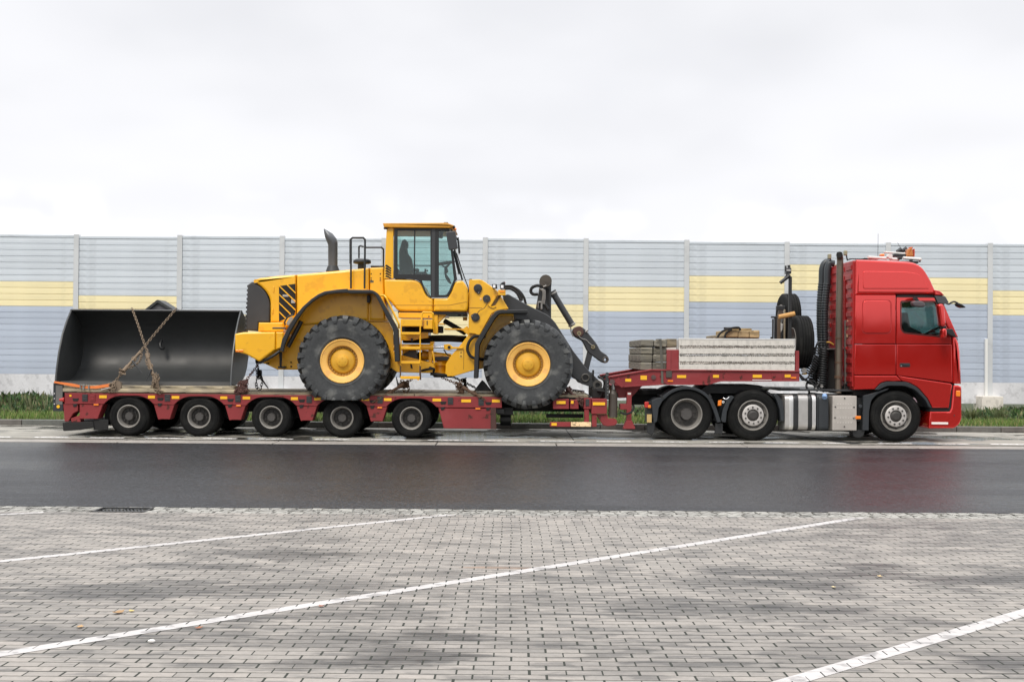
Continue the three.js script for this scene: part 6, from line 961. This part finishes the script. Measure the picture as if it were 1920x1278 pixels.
  E('visor_shade', [[1752, 553.5], [1772.5, 554.5, 3], [1779.5, 567, 2], [1772, 570, 3], [1758, 568, 3]], 0.02, TW + 0.04, phys([0.02, 0.02, 0.022], 0.12, { clearcoat: 1 }), { b: 0.01 }, cab);
  E('gutter', [[1681, 555.4], [1752, 556.2], [1752, 557], [1681, 556.2]], 0.01, 0.03, M.blackMatt, { b: 0 }, cab);
  // rear wall with pressed ribs
  const xw = P(1604, 560, 0).x, yb = P(1604, 725, 0).y, yt = P(1604, 489, 0).y;
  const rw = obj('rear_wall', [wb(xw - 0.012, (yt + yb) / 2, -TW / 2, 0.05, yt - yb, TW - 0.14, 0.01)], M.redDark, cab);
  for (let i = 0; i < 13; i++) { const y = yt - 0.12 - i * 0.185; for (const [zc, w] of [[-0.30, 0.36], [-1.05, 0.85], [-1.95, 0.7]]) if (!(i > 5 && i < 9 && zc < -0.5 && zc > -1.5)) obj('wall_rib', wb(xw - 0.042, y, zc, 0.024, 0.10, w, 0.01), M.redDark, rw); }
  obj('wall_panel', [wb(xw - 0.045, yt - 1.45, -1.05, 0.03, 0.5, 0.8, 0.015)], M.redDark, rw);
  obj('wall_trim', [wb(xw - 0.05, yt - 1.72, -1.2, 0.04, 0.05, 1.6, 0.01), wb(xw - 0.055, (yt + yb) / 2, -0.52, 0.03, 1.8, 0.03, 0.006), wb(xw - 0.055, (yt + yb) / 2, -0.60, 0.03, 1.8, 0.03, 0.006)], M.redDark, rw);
  obj('wall_bracket', [[1589, 600], [1590, 612], [1588, 626], [1590, 636]].map(([x, y]) => bx(x, y, x + 3, y + 6, -0.35, 0.05, 0.004)), std([0.5, 0.33, 0.2], 0.6), rw);
  // lower body
  E('rear_skirt', [[1601.8, 704, 1], [1681.2, 704], [1690.5, 714.3], [1662, 714.3, 4], [1651, 717.8, 4], [1640, 729.5], [1602, 730.5, 1]], 0.015, 0.5, M.red, { b: 0.02, bs: 2 });
  E('front_skirt', [[1683, 703.8], [1700, 706.5], [1783.5, 718.8, 3], [1785.6, 722], [1779.5, 764.4], [1748.5, 764.4], [1739, 746], [1721.5, 726, 6], [1705, 717, 5], [1692, 714.4]], 0.015, 0.5, M.red, { b: 0.02, bs: 2 });
  E('wheel_arch', [[1640.5, 730.2], [1651.5, 718.6, 4], [1662.5, 715.4, 4], [1702, 716, 5], [1721, 726.5, 6], [1738.5, 747], [1747.5, 764.5], [1742, 763.5], [1734.5, 749.5], [1716, 730.5, 6], [1697, 723.3, 6], [1665, 723, 4], [1654, 727.5, 3], [1648, 731]], 0.03, 0.55, M.plastic, { b: 0.012, bs: 2 });
  E('mudguard', [[1619, 741.5], [1634, 737.5, 4], [1660, 728.6, 3], [1668, 727.5], [1664, 731], [1645, 738.5, 6], [1634, 750, 5], [1630, 770], [1629, 807], [1617, 807]], -0.01, 0.5, M.plastic, { b: 0.01 });
  obj('wheel_well', [bx(1622, 728, 1748, 745, -0.45, 1.6, 0.01), bx(1740, 760, 1785, 800, -0.35, 1.8, 0.01), bx(1602, 730, 1660, 742, -0.2, 1.9, 0.01), bx(1600, 690, 1790, 728, -0.3, 1.9, 0.01)], M.blackMatt, t);
  // bumper
  const bp = E('bumper', [[1787.5, 722], [1795, 721.8, 3], [1803.4, 724, 4], [1803.6, 786, 5], [1798, 797, 5], [1789, 802.8, 3], [1741.5, 803.2, 2], [1744, 771.5, 1], [1781, 771], [1784, 764]], -0.005, TW - 0.01, M.red, { b: 0.03, bs: 3 });
  obj('gap_seal', [ext([[1781, 722], [1788, 720], [1785, 772], [1743, 771.5], [1743, 764], [1779, 764]], -0.03, 0.2)], M.blackMatt, bp);
  obj('step_recess', [ext([[1746.5, 773], [1781.5, 773.5], [1781.5, 790], [1745.5, 790]], 0.0, 0.01, { b: 0.002 })], M.red, bp);
  obj('step_plate', [bx(1747, 791.3, 1778, 795.4, 0.012, 0.05, 0.006)], std([0.78, 0.74, 0.70], 0.4), bp);
  B('corner_lamp', 1793, 732, 1801.5, 743.5, 0.015, 0.12, M.amber, 0.02, bp); obj('screw', [disc(1789.5, 778.5, 0.003, 0.012, 0.01, 10)], M.plastic, bp);
  // mirrors
  const mr = E('mirror', [[1710.5, 567, 4], [1714, 563.5, 4], [1730, 564, 5], [1736, 569, 4], [1735.5, 574.5, 3], [1728, 575.8, 4], [1713, 573.5, 4]], 0.32, 0.16, std([0.085, 0.07, 0.075], 0.45), { b: 0.03, bs: 2 }, cab);
  obj('mirror_arm', [ext([[1712, 559.5, 2], [1720, 557.8, 2], [1725, 564], [1723, 566.5], [1716, 562.5]], 0.25, 0.05), rod([1714, 559.5, 0.0], [1718, 560, 0.25], 0.03)], M.black, mr);
  E('mirror', [[1759.8, 571, 3], [1766, 569, 4], [1770.5, 573, 4], [1774, 607, 4], [1771.5, 612, 3], [1765.5, 611, 3]], 0.36, 0.22, M.red, { b: 0.03, bs: 3 }, cab);
  E('mirror', [[1767, 616.5, 3], [1773.5, 615, 3], [1776, 619, 3], [1776, 631, 3], [1770, 634, 3], [1768, 630, 3]], 0.36, 0.18, M.red, { b: 0.03, bs: 3 }, cab);
  obj('mirror_arm', [bx(1766.5, 610.5, 1775, 616.5, 0.3, 0.12), ext([[1774, 617], [1786, 616], [1794, 632], [1780, 627], [1774, 622]], 0.2, 0.25)], M.black, cab);
  const fmr = E('front_mirror', [[1795.5, 568, 2], [1800, 567.8, 2], [1809, 573, 2], [1811.5, 576.5, 1.5], [1806, 576.8, 2], [1798, 573.5, 2]], 0.12, 0.2, M.black, { b: 0.02 }, cab);
  obj('mirror_arm', [tube([[1774, 568, 0.0], [1779, 569.8, 0.04], [1784, 566.8, 0.06], [1789, 565.4, 0.06], [1796, 568.5, 0.04]], 0.018)], M.black, fmr);
  // roof equipment
  const rk = obj('roof_bar', [rod([1628, 482, -0.3], [1661, 484, -0.3], 0.03, 0.03, 14), rod([1661, 481, -0.5], [1664, 486, -0.5], 0.02), rod([1693, 483.4, -0.25], [1726, 486, -0.25], 0.032, 0.032, 14), rod([1660, 472.5, -0.6], [1702, 476, -0.6], 0.02), rod([1668, 485, -0.3], [1686, 486.5, -0.3], 0.03), rod([1628, 482, -0.3], [1628, 482, -2.2], 0.025), rod([1726, 486, -0.25], [1726, 486, -2.2], 0.03)], M.white, t);
  obj('bar_clamp', [bx(1685, 481, 1692, 486, -0.2, 0.1), bx(1676, 476, 1700, 481, -0.5, 0.2), bx(1632, 479.5, 1636, 482, -0.3, 0.1), bx(1706, 485, 1712, 489, -0.22, 0.06), bx(1620, 483.5, 1650, 486, -0.5, 1.4), ext([[1690, 489], [1722, 489], [1723, 493, 2], [1716, 495.5, 2], [1708, 491.5]], -0.15, 0.3), bx(1724, 487, 1727, 491, -0.25, 0.06)], M.black, rk);
  obj('spot_lamp', [disc(1669.5, 480, -0.2, 0.045, 0.12, 20), bx(1659, 470.5, 1664, 474, -0.6, 0.1)], M.white, rk);
  obj('horn', [rod([1682, 472, -0.8], [1690, 467.5, -0.8], 0.04, 0.05, 14), rod([1690, 471, -0.9], [1700, 466, -0.9], 0.03, 0.05, 14)], M.plastic, rk);
  const be = E('beacon', [[1700, 480.5], [1702.5, 466.5], [1710.5, 463.5, 2], [1713, 480.5]], -0.45, 0.16, phys([0.62, 0.20, 0.02], 0.3, { clearcoat: 0.8, transmission: 0.25, thickness: 0 }), { b: 0.02, bs: 2 }, rk);
  obj('beacon_cap', [bx(1706, 462.8, 1712, 465.5, -0.47, 0.1, 0.01), bx(1713, 466, 1715.5, 481, -0.5, 0.08)], std([0.5, 0.06, 0.02], 0.4), be);
  obj('beacon', [bx(1651, 475.5, 1659.5, 480, -0.5, 0.12, 0.02)], M.amber, rk);
  obj('antenna', [rod([1646, 484, -1.2], [1646.5, 438, -1.2], 0.005, 0.003, 6), rod([1690, 467, -1.0], [1683, 455, -1.0], 0.005, 0.004, 6)], M.black, t);
  obj('roof_cable', [tube([[1590, 487, -0.4], [1598, 485, -0.3], [1610, 486.2, -0.4], [1622, 484.5, -0.5]], 0.010)], M.blackMatt, t);
  // exhaust stack
  const ex = obj('exhaust_stack', [rod([1571.5, 737, -0.32], [1575, 494, -0.32], 0.066, 0.066, 24), tube([[1575, 498, -0.32], [1575.2, 485, -0.32], [1574.4, 479.5, -0.27], [1574, 477.5, -0.16]], 0.064, { n: 20 })], M.exhaust, t);
  obj('pipe_mouth', [disc(1574.1, 477.8, -0.145, 0.056, 0.02, 24)], M.blackMatt, ex);
  obj('pipe_clamp', [rod([1572.9, 636, -0.32], [1573, 632.5, -0.32], 0.074, 0.074, 24), rod([1572.2, 681, -0.32], [1572.3, 678, -0.32], 0.074, 0.074, 24), rod([1571.8, 709, -0.32], [1571.9, 704, -0.32], 0.078, 0.078, 24)], M.rust, ex);
  obj('pipe_mount', [bx(1584, 600, 1588, 730, -0.45, 0.05), bx(1577, 496, 1582, 500, -0.3, 0.1)], std([0.13, 0.11, 0.10], 0.6), ex);
  // work lamps on stalks
  for (const [x, y, z] of [[1556.5, 481, -1.5], [1586.5, 474.5, -0.5]]) { const l = obj('work_lamp', [bx(x - 3.2, y - 5.5, x + 3, y + 4, z, 0.1, 0.02)], std([0.36, 0.34, 0.22], 0.4, { map: T.mottle }), t); obj('lamp_stalk', [rod([x + 0.5, y + 4, z - 0.05], [x + 2.5, y + 14, z - 0.05], 0.014)], M.black, l); }
  // air intake trunks
  const cor = (pts, r) => { const c = new THREE.CatmullRomCurve3(pts.map(p => P(...p)), false, 'centripetal'), n = Math.round(c.getLength() / 0.055), gs = [new THREE.TubeGeometry(c, 40, r * 0.93, 14)]; for (let i = 1; i < n; i++) { const p = c.getPointAt(i / n), d = c.getTangentAt(i / n), g = new THREE.TorusGeometry(r * 0.94, 0.013, 6, 18); g.applyQuaternion(new THREE.Quaternion().setFromUnitVectors(V3(0, 0, 1), d)); g.translate(p.x, p.y, p.z); gs.push(nx(g)); } return gs.map(nx); };
  M.hose = std([0.035, 0.043, 0.048], 0.4, { map: T.mottle });
  obj('intake_trunk', [...cor([[1541, 528, -1.9], [1538, 570, -1.9], [1538, 620, -1.9], [1541, 665, -1.9]], 0.076), ...cor([[1551, 528, -1.6], [1547, 570, -1.6], [1546, 620, -1.6], [1548, 690, -1.6]], 0.074), nx(tube([[1541, 530, -1.9], [1543, 500, -1.9], [1549, 491.5, -1.9], [1558, 492, -1.9]], 0.072, { n: 16, seg: 30 })), nx(tube([[1551, 530, -1.6], [1552.5, 500, -1.6], [1556, 493, -1.6], [1564, 494, -1.6]], 0.070, { n: 16, seg: 30 }))], M.hose, t);
  // coiled air lines and clutter behind the cab
  const coil = (a, b, R, turns, r) => { const A = P(...a), Bq = P(...b), d = Bq.clone().sub(A), q = new THREE.Quaternion().setFromUnitVectors(V3(0, 1, 0), d.clone().normalize()), L = d.length(), pts = []; for (let i = 0; i <= turns * 10; i++) { const u = i / (turns * 10), th = u * turns * 6.28319; pts.push(V3(Math.cos(th) * R, u * L, Math.sin(th) * R).applyQuaternion(q).add(A)); } return new THREE.TubeGeometry(new THREE.CatmullRomCurve3(pts), turns * 12, r, 6); };
  obj('coiled_air_line', coil([1515, 700, -0.6], [1537, 655, -0.7], 0.12, 11, 0.016), M.black, t);
  obj('coiled_air_line', coil([1541, 722, -0.55], [1545, 652, -0.6], 0.085, 16, 0.016), M.black, t);
  obj('coiled_air_line', coil([1524, 722, -0.9], [1534, 668, -0.9], 0.10, 12, 0.018), M.black, t);
  obj('air_hose', [tube([[1497, 700, -0.5], [1510, 712, -0.5], [1520, 716, -0.5], [1530, 724, -0.5], [1538, 716, -0.5]], 0.022), tube([[1500, 704, -0.4], [1505, 712, -0.4], [1516, 706, -0.5], [1520, 694, -0.5]], 0.018), tube([[1518, 735, -0.5], [1512, 724, -0.5], [1518, 713, -0.6], [1530, 718, -0.6], [1526, 732, -0.6]], 0.022), tube([[1532, 734, -0.6], [1536, 722, -0.6], [1546, 724, -0.6], [1543, 735, -0.6]], 0.02), tube([[1527, 666, -0.6], [1532, 645, -0.6], [1536, 641.5, -0.6], [1547, 642.5, -0.6], [1551, 650, -0.6]], 0.02)], M.black, t);
  obj('yellow_coupling', [tube([[1550, 641, -0.5], [1557, 642, -0.5], [1563, 646, -0.5]], 0.014), bx(1504, 699, 1513, 702, -0.45, 0.04)], std([0.5, 0.3, 0.05], 0.5), t);
  obj('air_cylinder', [bx(1548, 655, 1566, 735, -0.75, 0.5, 0.02), bx(1550, 652, 1566, 656, -0.6, 0.4, 0.01), rod([1592, 720, -0.5], [1592, 735, -0.5], 0.11, 0.11, 18), bx(1582, 690, 1602, 733, -0.7, 0.6, 0.02), rod([1592, 716, -0.45], [1592, 720, -0.45], 0.05, 0.09, 14)], M.blackMatt, t);
  obj('chrome_fitting', [disc(1508, 694, -0.4, 0.05, 0.06, 14), disc(1541, 724, -0.42, 0.03, 0.05, 12), bx(1551, 653, 1565, 655, -0.58, 0.02, 0.004), disc(1530, 728, -0.4, 0.02, 0.04, 10)], M.steel, t);
}

renderer.render(scene, camera);
